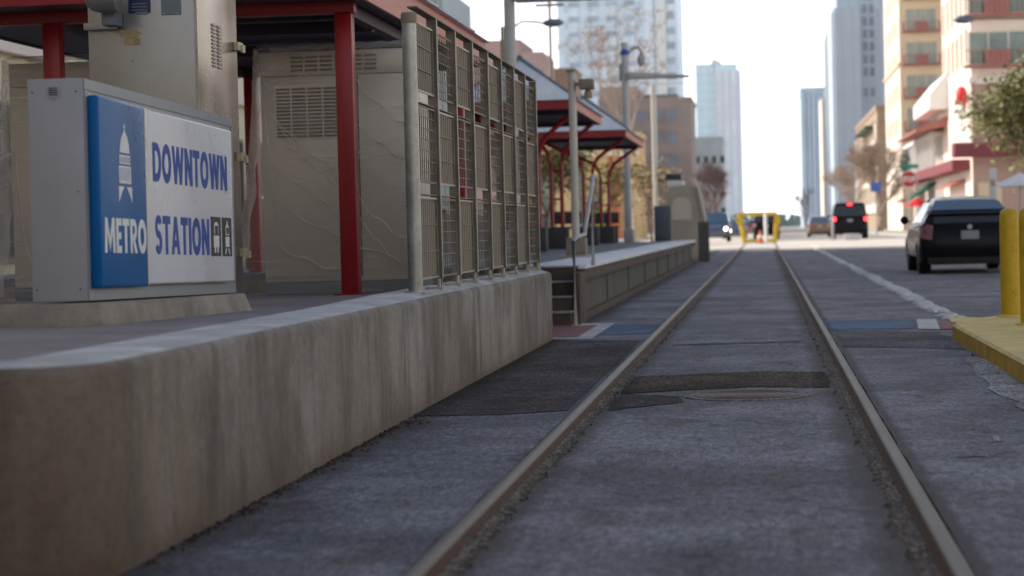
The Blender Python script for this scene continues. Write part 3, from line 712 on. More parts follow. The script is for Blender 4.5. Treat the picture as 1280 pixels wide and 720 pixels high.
mb.build('rivets', 'galv', ks)
# bracket and lamp
lp = thing('kiosk_lamp', 'rounded stainless lamp housing bracketed to the top left of the kiosk', 'lamp', (0, 0, 0))
a = at(105, 38, KY0-.03); b = at(146, 28, KY0-.03)
MB().box(a.x, b.x, KY0-.04, KY0-.007, a.z, b.z).build('bracket', 'galv', lp, bevel=.003)
p = at(133, 3, KY0-.15)
MB().lathe([(.002, -.09), (.05, -.088), (.075, -.06), (.085, -.02), (.088, .02), (.088, .085), (.085, .09)], 28, (p.x, KY0-.22, p.z+.02), 'x').build('drum', 'steel', lp, smooth=50)
MB().box(p.x-.03, p.x+.05, KY0-.16, KY0-.007, p.z-.13, p.z-.045).build('mount', 'greyplate', lp, bevel=.004)

# ================================================================== SHELTERS
def hip_roof(t, x0, x1, y0, y1, z, th, rise, run, slope_mat='roof'):
    """eave box with fascia boards, dark soffit, hipped metal roof"""
    MB().box(x0+.03, x1-.03, y0+.03, y1-.03, z+.02, z+.05).build('soffit', 'soffit', t)
    MB().box(x0, x1, y0, y0+.028, z, z+th).build('fascia', 'red', t)
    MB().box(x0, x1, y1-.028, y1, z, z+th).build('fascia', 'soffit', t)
    MB().box(x1-.028, x1, y0+.03, y1-.03, z, z+th).build('fascia', 'redfascia', t)  # street side, with its reflected sunlight put into the colour
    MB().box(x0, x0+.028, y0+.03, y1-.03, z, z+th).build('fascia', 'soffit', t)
    xm = (x0+x1)/2; e = .06; zz = z+th+.004
    pts = [(x0-e, y0-e, zz), (x1+e, y0-e, zz), (x1+e, y1+e, zz), (x0-e, y1+e, zz), (xm, y0+run, zz+rise), (xm, y1-run, zz+rise)]
    r = MB().poly(pts, [(0, 1, 4), (1, 2, 5, 4), (2, 3, 5), (3, 0, 4, 5), (3, 2, 1, 0)]).build('roof', slope_mat, t, smooth=0)
    P = [Vector(p) for p in pts]
    MB().tube([P[1]+Vector((0, 0, .01)), P[4]+Vector((0, 0, .02))], .022, 6).tube([P[0]+Vector((0, 0, .01)), P[4]+Vector((0, 0, .02))], .022, 6).tube([P[4]+Vector((0, 0, .03)), P[5]+Vector((0, 0, .03))], .05, 8).build('ridge_cap', 'roofdark', r)
    for i in range(1, 6):
        mb = MB()
        f = i/6; a = P[1].lerp(P[2], f); b = P[4].lerp(P[5], f); mb.tube([a+Vector((0, 0, .012)), b+Vector((0, 0, .012))], .01, 4).build('standing_seam', 'roof', r); mb = MB()
        a = P[0].lerp(P[1], f); apex = P[4]; g = 1-abs(2*f-1); b = a.lerp(Vector((a.x, P[4].y, P[4].z)), g) if g > 0 else a
        mb.tube([a+Vector((0, 0, .012)), b+Vector((0, 0, .012))], .01, 4).build('standing_seam', 'roof', r)
# shelter on the front platform
SY = 16.3
t = thing('platform_shelter', 'red steel shelter on the front platform, nearest to the camera', 'shelter', (0, 0, 0), group='red roofed platform shelters')
c1 = at(435, 200, SY).x; xr = -2.97; c2 = at(67, 60, SY).x
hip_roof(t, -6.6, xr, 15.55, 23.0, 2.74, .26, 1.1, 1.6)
for (x, y) in ((c1, SY), (c2, SY), (c1, 22.4), (c2+.1, 22.4)):
    mb = MB().box(x-.067, x+.067, y-.067, y+.067, zf(y)-.02, 2.67); c = mb.build('column', 'red', t, bevel=.006)
    MB().box(x-.12, x+.12, y-.12, y+.12, zf(y)-.01, zf(y)+.012).build('base_plate', 'red', c)
MB().box(-6.55, c1+.09, SY-.067, SY+.067, 2.672, 2.80).build('front_beam', 'red', t, bevel=.005)
MB().box(-6.55, c1+.09, 22.33, 22.47, 2.672, 2.80).build('rear_beam', 'soffit', t, bevel=.005)
MB().box(c1-.05, c1+.05, SY+.07, 22.32, 2.66, 2.75).build('side_beam', 'soffit', t)
MB().box(c2-.05, c2+.05, SY+.07, 22.32, 2.66, 2.75).build('side_beam', 'soffit', t)
MB().box(-5.3, -3.2, SY+1.2, SY+1.3, 2.64, 2.74).build('purlin', 'soffit', t)
MB().box(-5.3, -3.2, SY+3.2, SY+3.3, 2.64, 2.74).build('purlin', 'soffit', t)
# mid-distance shelters on the second platform
ZP = .59
def shelter2(y0, y1, ze, xe, label):
    t = thing('platform_shelter', label, 'shelter', (0, 0, 0), group='red roofed platform shelters')
    x0 = xe-2.1
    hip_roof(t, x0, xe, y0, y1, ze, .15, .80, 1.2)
    for yy in (y0+.9, y1-.9):
        for xx in (-3.98,):
            pl = MB().box(xx-.22, xx+.22, yy-.2, yy+.2, ZP, ZP+.42).build('plinth', 'planter', t, bevel=.01)
            for s in (-1, 1):
                a = xx+s*.10; top = xe-.12 if s > 0 else x0+.12
                path = [(a, yy, ZP+.42), (a, yy, ze-.85), (a+s*.03, yy, ze-.62), (a+s*.14, yy, ze-.42), (top, yy, ze-.02)]
                MB().tube(path, .042, 8).build('column', 'red', t)
            MB().tube([(xx-.1, yy, 1.55), (xx+.1, yy, 1.55)], .022, 6).tube([(xx-.1, yy, ze-.9), (xx+.1, yy, ze-.9)], .022, 6).build('rung', 'red', t)
    MB().box(x0+.1, xe-.1, y0+.85, y0+.95, ze-.06, ze+.02).build('beam', 'soffit', t)
    MB().box(x0+.1, xe-.1, y1-.95, y1-.85, ze-.06, ze+.02).build('beam', 'soffit', t)
    return t
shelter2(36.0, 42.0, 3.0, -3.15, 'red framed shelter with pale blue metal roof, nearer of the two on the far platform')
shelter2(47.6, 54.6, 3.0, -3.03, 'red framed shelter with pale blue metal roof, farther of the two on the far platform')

# ================================================================== WRAPPED MACHINES
def wrapped(x0, x1, y, h, label, left_flare=True, louvres=True):
    folds = [(.0, .80, .52, .48, .02), (.02, .78, .55, .40, .015), (.06, .40, .95, .12, .03), (.03, .55, .50, .33, .0), (.56, .92, .99, .66, .02), (.05, .22, .60, .08, .02), (.55, .45, .97, .20, .03), (.12, .64, .34, .52, 0), (.62, .70, .98, .52, .01), (.0, .95, .10, .30, -.02), (.6, .33, .9, .10, .01)]
    if not louvres: folds = [(.0, .9, .06, .3, 0), (.05, .7, .12, .2, .02), (.02, .5, .2, .1, .03)]
    t = thing('ticket_machine', label, 'ticket machine', (x0, y, zf(y)), group='ticket machines wrapped in clear plastic')
    w = x1-x0; d = .62
    MB().box(0, w, 0, d, 0, .10).build('base', 'greyplate', t)
    MB().box(.0, w, .0, d, .102, h-.2).build('cabinet', 'tvm', t, bevel=.006)
    MB().box(0, w, 0, d, h-.196, h).build('header', 'tvm', t, bevel=.006)
    MB().box(.02, w*.62, -.012, -.001, .14, h-.215).build('door', 'tvm', t, bevel=.004)
    MB().box(w*.62+.006, w*.62+.014, -.006, -.002, .14, h-.215).build('door_seam', 'black', t)
    if louvres:
        L = MB(); B = MB().box(w*.09, w*.52, -.018, -.013, h-.72, h-.27); 
        B.build('louvre_panel', 'tvm', t)
        for c in range(4):
            for r in range(14):
                xa = w*.105+c*w*.102; za = h-.70+r*.0295
                L.poly([(xa, -.019, za), (xa+w*.088, -.019, za), (xa+w*.088, -.032, za+.003), (xa, -.032, za+.003), (xa, -.019, za+.019), (xa+w*.088, -.019, za+.019)], [(0, 1, 2, 3), (3, 2, 5, 4)])
        L.build('louvres', 'galv', t)
        L = MB()
        for c in range(6):
            for r in range(4):
                xa = w*.20+c*w*.095; za = h-.165+r*.035
                L.poly([(xa, -.002, za), (xa+w*.078, -.002, za), (xa+w*.078, -.014, za+.003), (xa, -.014, za+.003), (xa, -.002, za+.022), (xa+w*.078, -.002, za+.022)], [(0, 1, 2, 3), (3, 2, 5, 4)])
        L.build('louvres', 'galv', t)
    # draped plastic
    mb = MB(); nu, nv = 48, 60; g = []
    from mathutils import noise as mn
    def pt(u, v):
        # u along width (-flare..w), v 0 bottom ..1 top
        z = v*(h+.03); fl = .28*(max(0, 1-v))**1.6 if left_flare else 0
        x = -.05-fl+(w+.09+fl)*u
        q = Vector(((x+z*.9)*2.6, (z-x*.6)*1.3, 3.3)); q2 = Vector((x*6+z*3, z*5-x*3, 1.7))
        yy = -.045-.018*mn.noise(q)-.004*mn.noise(q2)
        dg = (x*.75+z-.95*h*.9); yy -= .03*math.exp(-(dg/.025)**2) + .022*math.exp(-((dg+.42)/.02)**2)+.015*math.exp(-((dg+.75)/.02)**2)
        if x < 0: yy += -x*.5
        return (x, yy, max(.01, z))
    for j in range(nv+1): g.append([mb.bm.verts.new(pt(i/nu, j/nv)) for i in range(nu+1)])
    tp = []
    for k in range(1, 6): tp.append([mb.bm.verts.new((g[nv][i].co.x*(1-.02*k), -.05+k/5*(d+.08), h+.03+.06*math.sin(k/5*math.pi*.8)+.012*mn.noise(Vector((i*.3, k*.8, 0))))) for i in range(nu+1)])
    allr = g+tp
    for a, b in zip(allr, allr[1:]):
        for i in range(nu): mb.bm.faces.new((a[i], a[i+1], b[i+1], b[i]))
    # long creases of the pulled sheet, their sky glints painted as pale ribbons
    for (xa, za, xb, zb, sag) in folds:
        fb = MB(); n = 26; rows_ = []
        for k in range(n+1):
            f = k/n; x = (xa+(xb-xa)*f)*w; z = (za+(zb-za)*f-sag*math.sin(f*math.pi)+.008*math.sin(f*17+xa*9))*h; wd = .0048*math.sin(min(1, max(0, f))*math.pi)**.6*(.6+.5*math.sin(f*9+za*7)**2)
            y0_ = pt(min(1, max(0, (x+.05)/(w+.09))), min(1, max(0, z/(h+.03))))[1]-.010
            rows_.append([fb.bm.verts.new((x, y0_, z-wd)), fb.bm.verts.new((x, y0_-.012, z)), fb.bm.verts.new((x, y0_, z+wd))])
        for a_, b_ in zip(rows_, rows_[1:]):
            for q_ in range(2): fb.bm.faces.new((a_[q_], a_[q_+1], b_[q_+1], b_[q_]))
        fb.build('plastic_fold', 'fold', t, smooth=180)
    # left side curtain
    sd = []
    for j in range(nv+1):
        p0 = g[j][0].co; sd.append([mb.bm.verts.new((p0.x-.02*k+.015*math.sin(j*.5+k*2), p0.y+k*.17, p0.z)) for k in range(1, 5)])
    for j in range(nv):
        ra = [g[j][0]]+sd[j]; rb = [g[j+1][0]]+sd[j+1]
        for k in range(4): mb.bm.faces.new((ra[k], rb[k], rb[k+1], ra[k+1]))
    mb.build('plastic_wrap', 'film', t, smooth=180)
    return t
TY = 17.1
wrapped(at(328, 200, TY).x, at(522, 200, TY).x, TY, at(330, 66, TY).z-zf(TY), 'louvred steel ticket machine under clear plastic behind the front red column')
wrapped(at(14, 200, TY).x, at(14, 200, TY).x+1.0, TY, at(15, 80, TY).z-zf(TY), 'plastic wrapped steel machine at the far left, behind the end of the sign', louvres=False)

# ================================================================== MESH FENCE
FX = -1.97; fy = [11.93, 12.64, 13.42, 14.22, 15.02, 15.80, 16.60, 17.40, 18.22]
fn = thing('mesh_fence', 'weathered steel fence of chequered open and solid mesh squares along the platform edge', 'fence', (0, 0, 0))
ZB, ZT = .625, 2.20
mb = MB().tube([(FX, fy[0]-.0, ZB), (FX, fy[0], ZT-.06)], .042, 20); po = mb.build('end_post', 'postmetal', fn, smooth=50)
MB().lathe([(.046, 0), (.046, .05), (.04, .062), (.001, .066)], 20, (FX, fy[0], ZT-.06)).build('post_cap', 'galvdark', po)
MB().lathe([(.065, 0), (.065, .01)], 20, (FX, fy[0], ZB-.006)).build('base_flange', 'galv', po)
for y in fy[1:]:
    p = MB().box(FX-.012, FX+.045, y-.006, y+.006, ZB+.02, ZT+.03).build('post', 'galvdark', fn)
    MB().box(FX+.046, FX+.051, y-.016, y+.016, ZB+.06, ZT+.03).build('cover_strip', 'galv', p)
    MB().box(FX-.05, FX+.05, y-.05, y+.05, ZB-.006, ZB+.008).lathe([(.012, 0), (.012, .05)], 6, (FX+.03, y-.035, ZB+.008)).lathe([(.012, 0), (.012, .05)], 6, (FX+.03, y+.035, ZB+.008)).build('base_plate', 'galv', p)
MB().box(FX-.014, FX+.045, fy[0]+.03, fy[-1]+.006, ZT+.034, ZT+.042).build('top_rail', 'galvdark', fn)
rows3 = [(.69, 1.165), (1.245, 1.69), (1.765, 2.165)]
for i in range(8):
    ya, yb = fy[i]+(.045 if i == 0 else .012), fy[i+1]-.012
    for r, (za, zb) in enumerate(rows3):
        solid = (i+r) % 2 == 0
        mb = MB()
        mb.box(FX+.022, FX+.030, ya, yb, za, za+.012).box(FX+.022, FX+.030, ya, yb, zb-.012, zb).box(FX+.022, FX+.028, ya, ya+.008, za+.01, zb-.01).box(FX+.022, FX+.028, yb-.008, yb, za+.01, zb-.01)
        if solid:
            pn = mb.build('panel_frame', 'galv', fn)
            MB().box(FX+.010, FX+.018, ya+.008, yb-.008, za+.013, zb-.013).build('solid_sheet', 'meshback', pn)
            mb = MB(); n = 9
            for k in range(n): yy = ya+(yb-ya)*(k+.5)/n; mb.box(FX+.0185, FX+.0205, yy-.002, yy+.002, za+.013, zb-.013)
            for k in range(1, 3): zz = za+(zb-za)*k/3; mb.box(FX+.021, FX+.025, ya, yb, zz-.004, zz+.004)
            mb.build('wires', 'galvdark', pn)
        else:
            pn = mb.build('panel_frame', 'galvdark', fn)
            mb = MB(); n = 9
            for k in range(1, n): yy = ya+(yb-ya)*k/n; mb.box(FX+.012, FX+.018, yy-.002, yy+.002, za+.013, zb-.013)
            m = 7
            for k in range(1, m): zz = za+(zb-za)*k/m; mb.box(FX+.0185, FX+.0225, ya, yb, zz-.0028, zz+.0028)
            mb.build('wires', 'galvdark', pn)
    for z in (1.175, 1.70): 
        MB().box(FX-.012, FX+.030, ya, yb, z, z+.006).build('mid_rail', 'galvdark', fn)

# ================================================================== SECOND PLATFORM
t = thing('far_platform', 'second raised platform with white tactile edge beyond the steps', 'platform', (0, 0, 0))
Y0, Y1 = 22.0, 57.5
MB().box(-9, -2.50, Y0, Y1, .0, ZP-.004).build('deck', 'platdark', t)
MB().box(-2.50, -1.84, Y0-.02, Y1, ZP-.045, ZP).build('tactile_edge', 'platedge', t, bevel=.006)
MB().box(-2.49, -1.87, Y0, Y1, ZP-.16, ZP-.047).build('fender', 'platrub', t)
MB().box(-2.49, -1.97, Y0, Y1, .02, ZP-.162).build('side_panel', 'platside', t)
MB().box(-2.49, -1.90, Y0, Y1, -.03, .07).build('footing', 'stepbrown', t)
for k in range(8):
    y = 26.5+k*4.2; MB().box(-2.4, -1.955, y-.05, y+.05, .07, ZP-.163).build('pier', 'platside', t)
st = thing('platform_steps', 'short flight of brown steps with pale nosings up to the far platform', 'steps', (0, 0, 0))
for k in range(4):
    z1 = ZP-.146*k-.15; z0 = max(-.03, z1-.146) 
    z1 = ZP-.146*(k)-.008; yy = Y0-.02-.22*k
    MB().box(-2.9, -1.93, yy-.22 if k else yy-.03, Y0-.03 if k else Y0-.025, max(-.03, z1-.146), z1-.02).build('riser', 'stepbrown', st)
    MB().box(-2.9, -1.92, (yy-.24) if k else yy-.05, yy-.001, z1-.018, z1).build('nosing', 'stepedge', st, bevel=.003)
MB().box(-1.915, -1.85, Y0-.72, Y0-.03, -.03, ZP-.07).build('stringer', 'stepbrown', st, bevel=.01)
# handrail
hr = thing('handrail', 'bent galvanised tube handrail rising beside the platform steps', 'handrail', (0, 0, 0))
a0 = at(718, 407, 21.0); a1 = at(717, 301, 21.0); b0 = at(731, 293, 21.35); c0 = at(741, 226, 22.5); d0 = at(744, 224, 22.6); e0 = at(741, 345, 22.5)
MB().tube([(a1.x, a1.y, -.02), a1, a1.lerp(b0, .25)+Vector((0, 0, .02)), b0, b0.lerp(c0, .03)+Vector((0, 0, .03)), b0.lerp(c0, .95), c0+Vector((0, .03, .05)), d0+Vector((0, .08, .0)), (e0.x, 22.6, d0.z-.1), (e0.x, 22.6, ZP-.02)], .021, 10).build('rail_tube', 'pole', hr, smooth=60)
# camera pole
cp = thing('camera_pole', 'pale steel pole with box camera housing on top beside the platform steps', 'pole', (0, 0, 0))
p0 = at(722, 318, 28.0); pt = at(714, 90, 28.0)
px = (p0.x+pt.x)/2-.005
MB().tube([(px, 28, ZP), (px, 28, pt.z)], .052, 16).build('shaft', 'polebeige', cp)
MB().lathe([(.075, 0), (.075, .02), (.06, .03)], 16, (px, 28, pt.z)).build('cap', 'galvdark', cp)
MB().box(px-.12, px+.14, 27.85, 28.15, ZP, ZP+.26).build('base_box', 'galvdark', cp, bevel=.01)
MB().box(px-.20, px+.20, 27.8, 28.2, ZP-.002, ZP+.03).build('base_plate', 'galv', cp)
h = at(733, 105, 28.0)
MB().box(h.x-.09, h.x+.10, 27.85, 28.1, h.z-.07, h.z+.06).box(px, h.x, 27.97, 28.03, h.z-.02, h.z+.02).build('camera_housing', 'galvdark', cp, bevel=.015)
MB().lathe([(.055, 0), (.05, .08), (.03, .12)], 14, (h.x+.02, 27.98, h.z-.19)).build('sensor', 'brick', cp)

# lamp poles with blade arms
def blade_pole(px_b, py_arm, Y, x_arm0, x_arm1, label, dome):
    t = thing('lamp_pole', label, 'lamp pole', (0, 0, 0), group='grey lamp poles with flat blade arms')
    a = at(px_b, py_arm, Y); x = a.x; r = .10
    MB().box(x-.13, x+.13, Y-.13, Y+.13, ZP-.02, ZP+.35).build('base', 'pole', t, bevel=.02)
    top = a.z+.95
    MB().tube([(x, Y, ZP), (x, Y, top)], r*.92, 14).build('shaft', 'pole', t)
    MB().lathe([(.11, 0), (.13, .03), (.13, .09), (.10, .12), (.09, .16), (.001, .17)], 16, (x, Y, a.z+.62)).build('collar', 'signblue', t)
    e = at(x_arm1, py_arm-1, Y)
    MB().prism([(x+.09, Y-.25, a.z-.02), (x+.09, Y-.25, a.z+.16), (e.x, Y-.25, a.z+.02), (e.x, Y-.25, a.z-.02)], (0, .5, 0)).build('blade_arm', 'pole', t, bevel=.01)
    if dome:
        q = [at(787, 66, Y), at(790, 61, Y), at(796, 59, Y), at(801, 63, Y), at(802, 70, Y)]
        g = MB().tube(q, .022, 8).build('gooseneck', 'shrub', t)
        c = at(801.5, 76, Y); MB().lathe([(.03, .14), (.09, .12), (.11, .03), (.11, -.05), (.06, -.13), (.001, -.15)], 16, tuple(c)).build('dome_camera', 'signgrey', t)
        c2 = at(776, 90, Y); MB().box(c2.x-.03, c2.x+.02, Y-.1, Y-.07, c2.z-.25, c2.z+.2).build('cable_box', 'shrub', t)
    return t
blade_pole(636.5, 1, 34.5, 650, 780, 'thick grey lamp pole rising behind the mesh fence with its blade arm overhead', False)
blade_pole(781.5, 98, 57.0, 790, 862, 'grey lamp pole with blade arm and gooseneck dome camera beyond the far shelter', True)

# back railing, cabinets, end screen on far platform
rl = thing('platform_railing', 'dark steel panel railing along the back of the far platform', 'railing', (0, 0, 0))
MB().box(-5.9, -5.86, 24, 57, ZP, ZP+.72).build('panels', 'railing', rl)
MB().tube([(-5.88, 24, ZP+.82), (-5.88, 57, ZP+.82)], .03, 8).build('top_tube', 'galv', rl)
for k in range(12): MB().box(-5.92, -5.84, 24+k*3-.04, 24+k*3+.04, ZP, ZP+.8).build('post', 'railing', rl)
es = thing('end_screen', 'dark grey ribbed screen at the far end of the second platform', 'screen', (0, 0, 0))
a = at(873, 300, 57.8); b = at(887, 300, 57.8)
MB().box(a.x, b.x, 57.6, 57.66, 0, at(880, 277, 57.6).z).build('sheet', 'railing', es)
mb = MB(); 
for k in range(5): mb.box(a.x+k*.07, a.x+k*.07+.02, 57.56, 57.598, 0, at(880, 277, 57.6).z)
mb.build('ribs', 'galvdark', es)
cb = thing('utility_cabinet', 'blue grey utility cabinet at the back of the far platform', 'cabinet', (0, 0, 0))
a = at(818, 297, 56.0); b = at(838, 257, 56.0)
MB().box(a.x, b.x, 56, 56.5, ZP, b.z).build('body', 'railing', cb, bevel=.02)
MB().box(a.x+.05, b.x-.05, 55.975, 55.998, ZP+.1, b.z-.08).build('door', 'platdark', cb, bevel=.005)
# charcoal benches on far platform
for i, (px, Y, lb) in enumerate(((688, 37.5, 'charcoal bench under the nearer far platform shelter'), (745, 50, 'charcoal bench under the farther shelter'), (790, 56, 'charcoal bench beside the grey lamp pole'))):
    x = at(px, 290, Y).x-.7
    bt = thing('bench', lb, 'bench', (x, Y, ZP), group='charcoal benches on the far platform')
    MB().box(-.35, .35, -.25, .25, .38, .44).build('seat', 'planter', bt, bevel=.01)
    MB().box(-.33, -.22, -.2, .2, 0, .379).build('leg', 'planter', bt); MB().box(.22, .33, -.2, .2, 0, .379).build('leg', 'planter', bt)
    MB().box(-.35, .35, .22, .26, .5, .8).build('backrest', 'planter', bt, bevel=.01)
# beige pod beyond
pd = thing('beige_kiosk', 'beige rounded kiosk with pale arched panel beyond the far platform', 'kiosk', (0, 0, 0))
Yp = 66.0
pts = [at(834, 300, Yp), at(834, 240, Yp), at(838, 233, Yp), at(868, 230, Yp), at(874, 240, Yp), at(876, 258, Yp), at(882, 276, Yp), at(884, 300, Yp)]
pts[0].z = 0; pts[-1].z = 0
MB().prism(pts, (0, 1.6, 0)).build('shell', 'beigepod', pd, bevel=.03)
q = [at(841+ (0), 276, Yp-.02)]; c = at(852, 258, Yp); arc = [(c.x+.30*math.cos(a), Yp-.03, c.z+.30*math.sin(a)) for a in [R(k*18) for k in range(11)]]
arc += [(c.x-.30, Yp-.03, c.z-.42), (c.x+.30, Yp-.03, c.z-.42)]
MB().prism(arc, (0, .025, 0)).build('arched_panel', 'podpale', pd)
MB().tube([at(872, 233, Yp-.05), at(876, 250, Yp-.05), at(881, 274, Yp-.05)], .06, 8).build('edge_trim', 'podpale', pd)
a = at(834, 234, Yp+.5); b = at(855, 226, Yp+.5); MB().box(a.x, b.x, Yp+.3, Yp+1.0, a.z, b.z).build('roof_unit', 'signwhite', pd, bevel=.03)
a = at(832, 225, Yp+.5); b = at(852, 217, Yp+.5); MB().box(a.x, b.x, Yp+.3, Yp+1.0, a.z, b.z).build('roof_vent', 'wdark', pd, bevel=.03)

# person in hi-vis behind far shelter
def skin_body(name, verts, edges, radii, mat, parent, loc):
    me = bpy.data.meshes.new(name); me.from_pydata(verts, edges, []); o = bpy.data.objects.new(name, me); COL.objects.link(o)
    md = o.modifiers.new('s', 'SKIN'); md.use_smooth_shade = True
    for i, r in enumerate(radii): me.skin_vertices[0].data[i].radius = (r[0], r[1]) if isinstance(r, tuple) else (r, r)
    me.skin_vertices[0].data[0].use_root = True
    o.modifiers.new('u', 'SUBSURF').levels = 1; me.materials.append(MAT[mat]); o.parent = parent; o.location = loc
    return o
pe = thing('person', 'person in navy clothes and a bright yellow green safety vest beside the far shelter', 'person', (at(748, 300, 60).x, 60, .0))
V = [(0, 0, .95), (0, 0, 1.15), (0, 0, 1.38), (0, 0, 1.46), (0, -.01, 1.56), (0, -.01, 1.68), (.10, 0, .88), (.11, -.03, .48), (.12, 0, .07), (.12, -.12, .04), (-.10, 0, .88), (-.11, .05, .48), (-.12, .1, .07), (-.12, -.02, .04), (.19, 0, 1.38), (.25, .0, 1.1), (.24, -.14, .9), (.24, -.2, .83), (-.19, 0, 1.38), (-.25, 0, 1.1), (-.23, -.16, .92), (-.22, -.22, .86)]
E_ = [(0, 1), (1, 2), (2, 3), (3, 4), (4, 5), (0, 6), (6, 7), (7, 8), (8, 9), (0, 10), (10, 11), (11, 12), (12, 13), (2, 14), (14, 15), (15, 16), (16, 17), (2, 18), (18, 19), (19, 20), (20, 21)]
Rr = [(.15, .11), (.14, .10), (.15, .11), .055, .085, .075, .09, .065, .045, .04, .09, .065, .045, .04, .065, .045, .035, .035, .065, .045, .035, .035]
skin_body('body', V, E_, Rr, 'navycloth', pe, (0, 0, 0))
mb = MB().lathe([(.175, 1.0), (.18, 1.15), (.185, 1.35), (.15, 1.44), (.08, 1.47)], 16)
for v_ in mb.bm.verts: v_.co.y *= .78
mb.build('safety_vest', 'hivis', pe)
mb = MB().lathe([(.001, 1.48), (.06, 1.50), (.078, 1.56), (.085, 1.62), (.075, 1.68), (.04, 1.715), (.001, 1.72)], 14, (0, -.015, 0)); mb.build('face', 'skin', pe)
MB().lathe([(.09, 1.63), (.088, 1.69), (.05, 1.735), (.001, 1.745)], 14, (0, .01, 0)).build('hair', 'hair', pe)

# ================================================================== YELLOW ISLAND + BOLLARDS
isl = thing('traffic_island', 'yellow painted kerb island with two bollards at the right edge of the track', 'island', (0, 0, 0))
pts = [(1.475, 4.0), (1.475, 10), (1.475, 15), (1.478, 17.4)]+[(1.478+.05, 17.72), (1.60, 17.98), (1.78, 18.4), (1.95, 18.75), (2.24, 19.10), (3.2, 19.35), (3.2, 4.0)]
base = pts; n = len(pts); mb = MB()
cx_, cy_ = 2.3, 12
def ins(p, d): return (min(max(p[0]+(d if p[0] < 2.3 else -d), 1.4), 3.2), p[1]-(d if p[1] > 12 else 0))
mb.poly([(x, y, -.02) for x, y in pts]+[(x, y, .105) for x, y in pts]+[(*ins(p, .018), .122) for p in pts], [(i, (i+1) % n, n+(i+1) % n, n+i) for i in range(n)])
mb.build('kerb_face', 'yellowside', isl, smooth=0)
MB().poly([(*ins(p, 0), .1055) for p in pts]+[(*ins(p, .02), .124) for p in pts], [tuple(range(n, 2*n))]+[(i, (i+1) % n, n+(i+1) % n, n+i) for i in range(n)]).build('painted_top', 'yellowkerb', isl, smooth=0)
bl = thing('bollard', 'left bollard, full round yellow post on the island', 'bollard', (2.062, 18.5, .124), group='yellow bollards')
MB().lathe([(.083, 0), (.084, .45), (.083, .84), (.079, .875), (.065, .902), (.04, .916), (.001, .920)], 28).build('post', 'yellow', bl, smooth=50)
MB().lathe([(.12, 0), (.118, .012), (.085, .016)], 24).build('collar', 'yellowkerb', bl)
mb = MB()
for k in range(26):
    a_ = -1.57+rg.uniform(-1.2, 1.2); z_ = rg.uniform(.05, .86); w_ = rg.uniform(.02, .10); h_ = rg.uniform(.003, .014); r_b = .0848
    mb.poly([(r_b*math.cos(a_+q*w_), r_b*math.sin(a_+q*w_), z_+zz) for q, zz in ((0, 0), (.5, -h_*.4), (1, 0), (1, h_), (.5, h_*1.3), (0, h_))], [(0, 1, 2, 3, 4, 5)])
o_ = mb.build('paint_chips', 'scuff', bl, smooth=0); o_['kind'] = 'stuff'
dup(bl, (2.05, 17.0, .124), label='right bollard, nearer yellow post cut by the right edge of the frame')

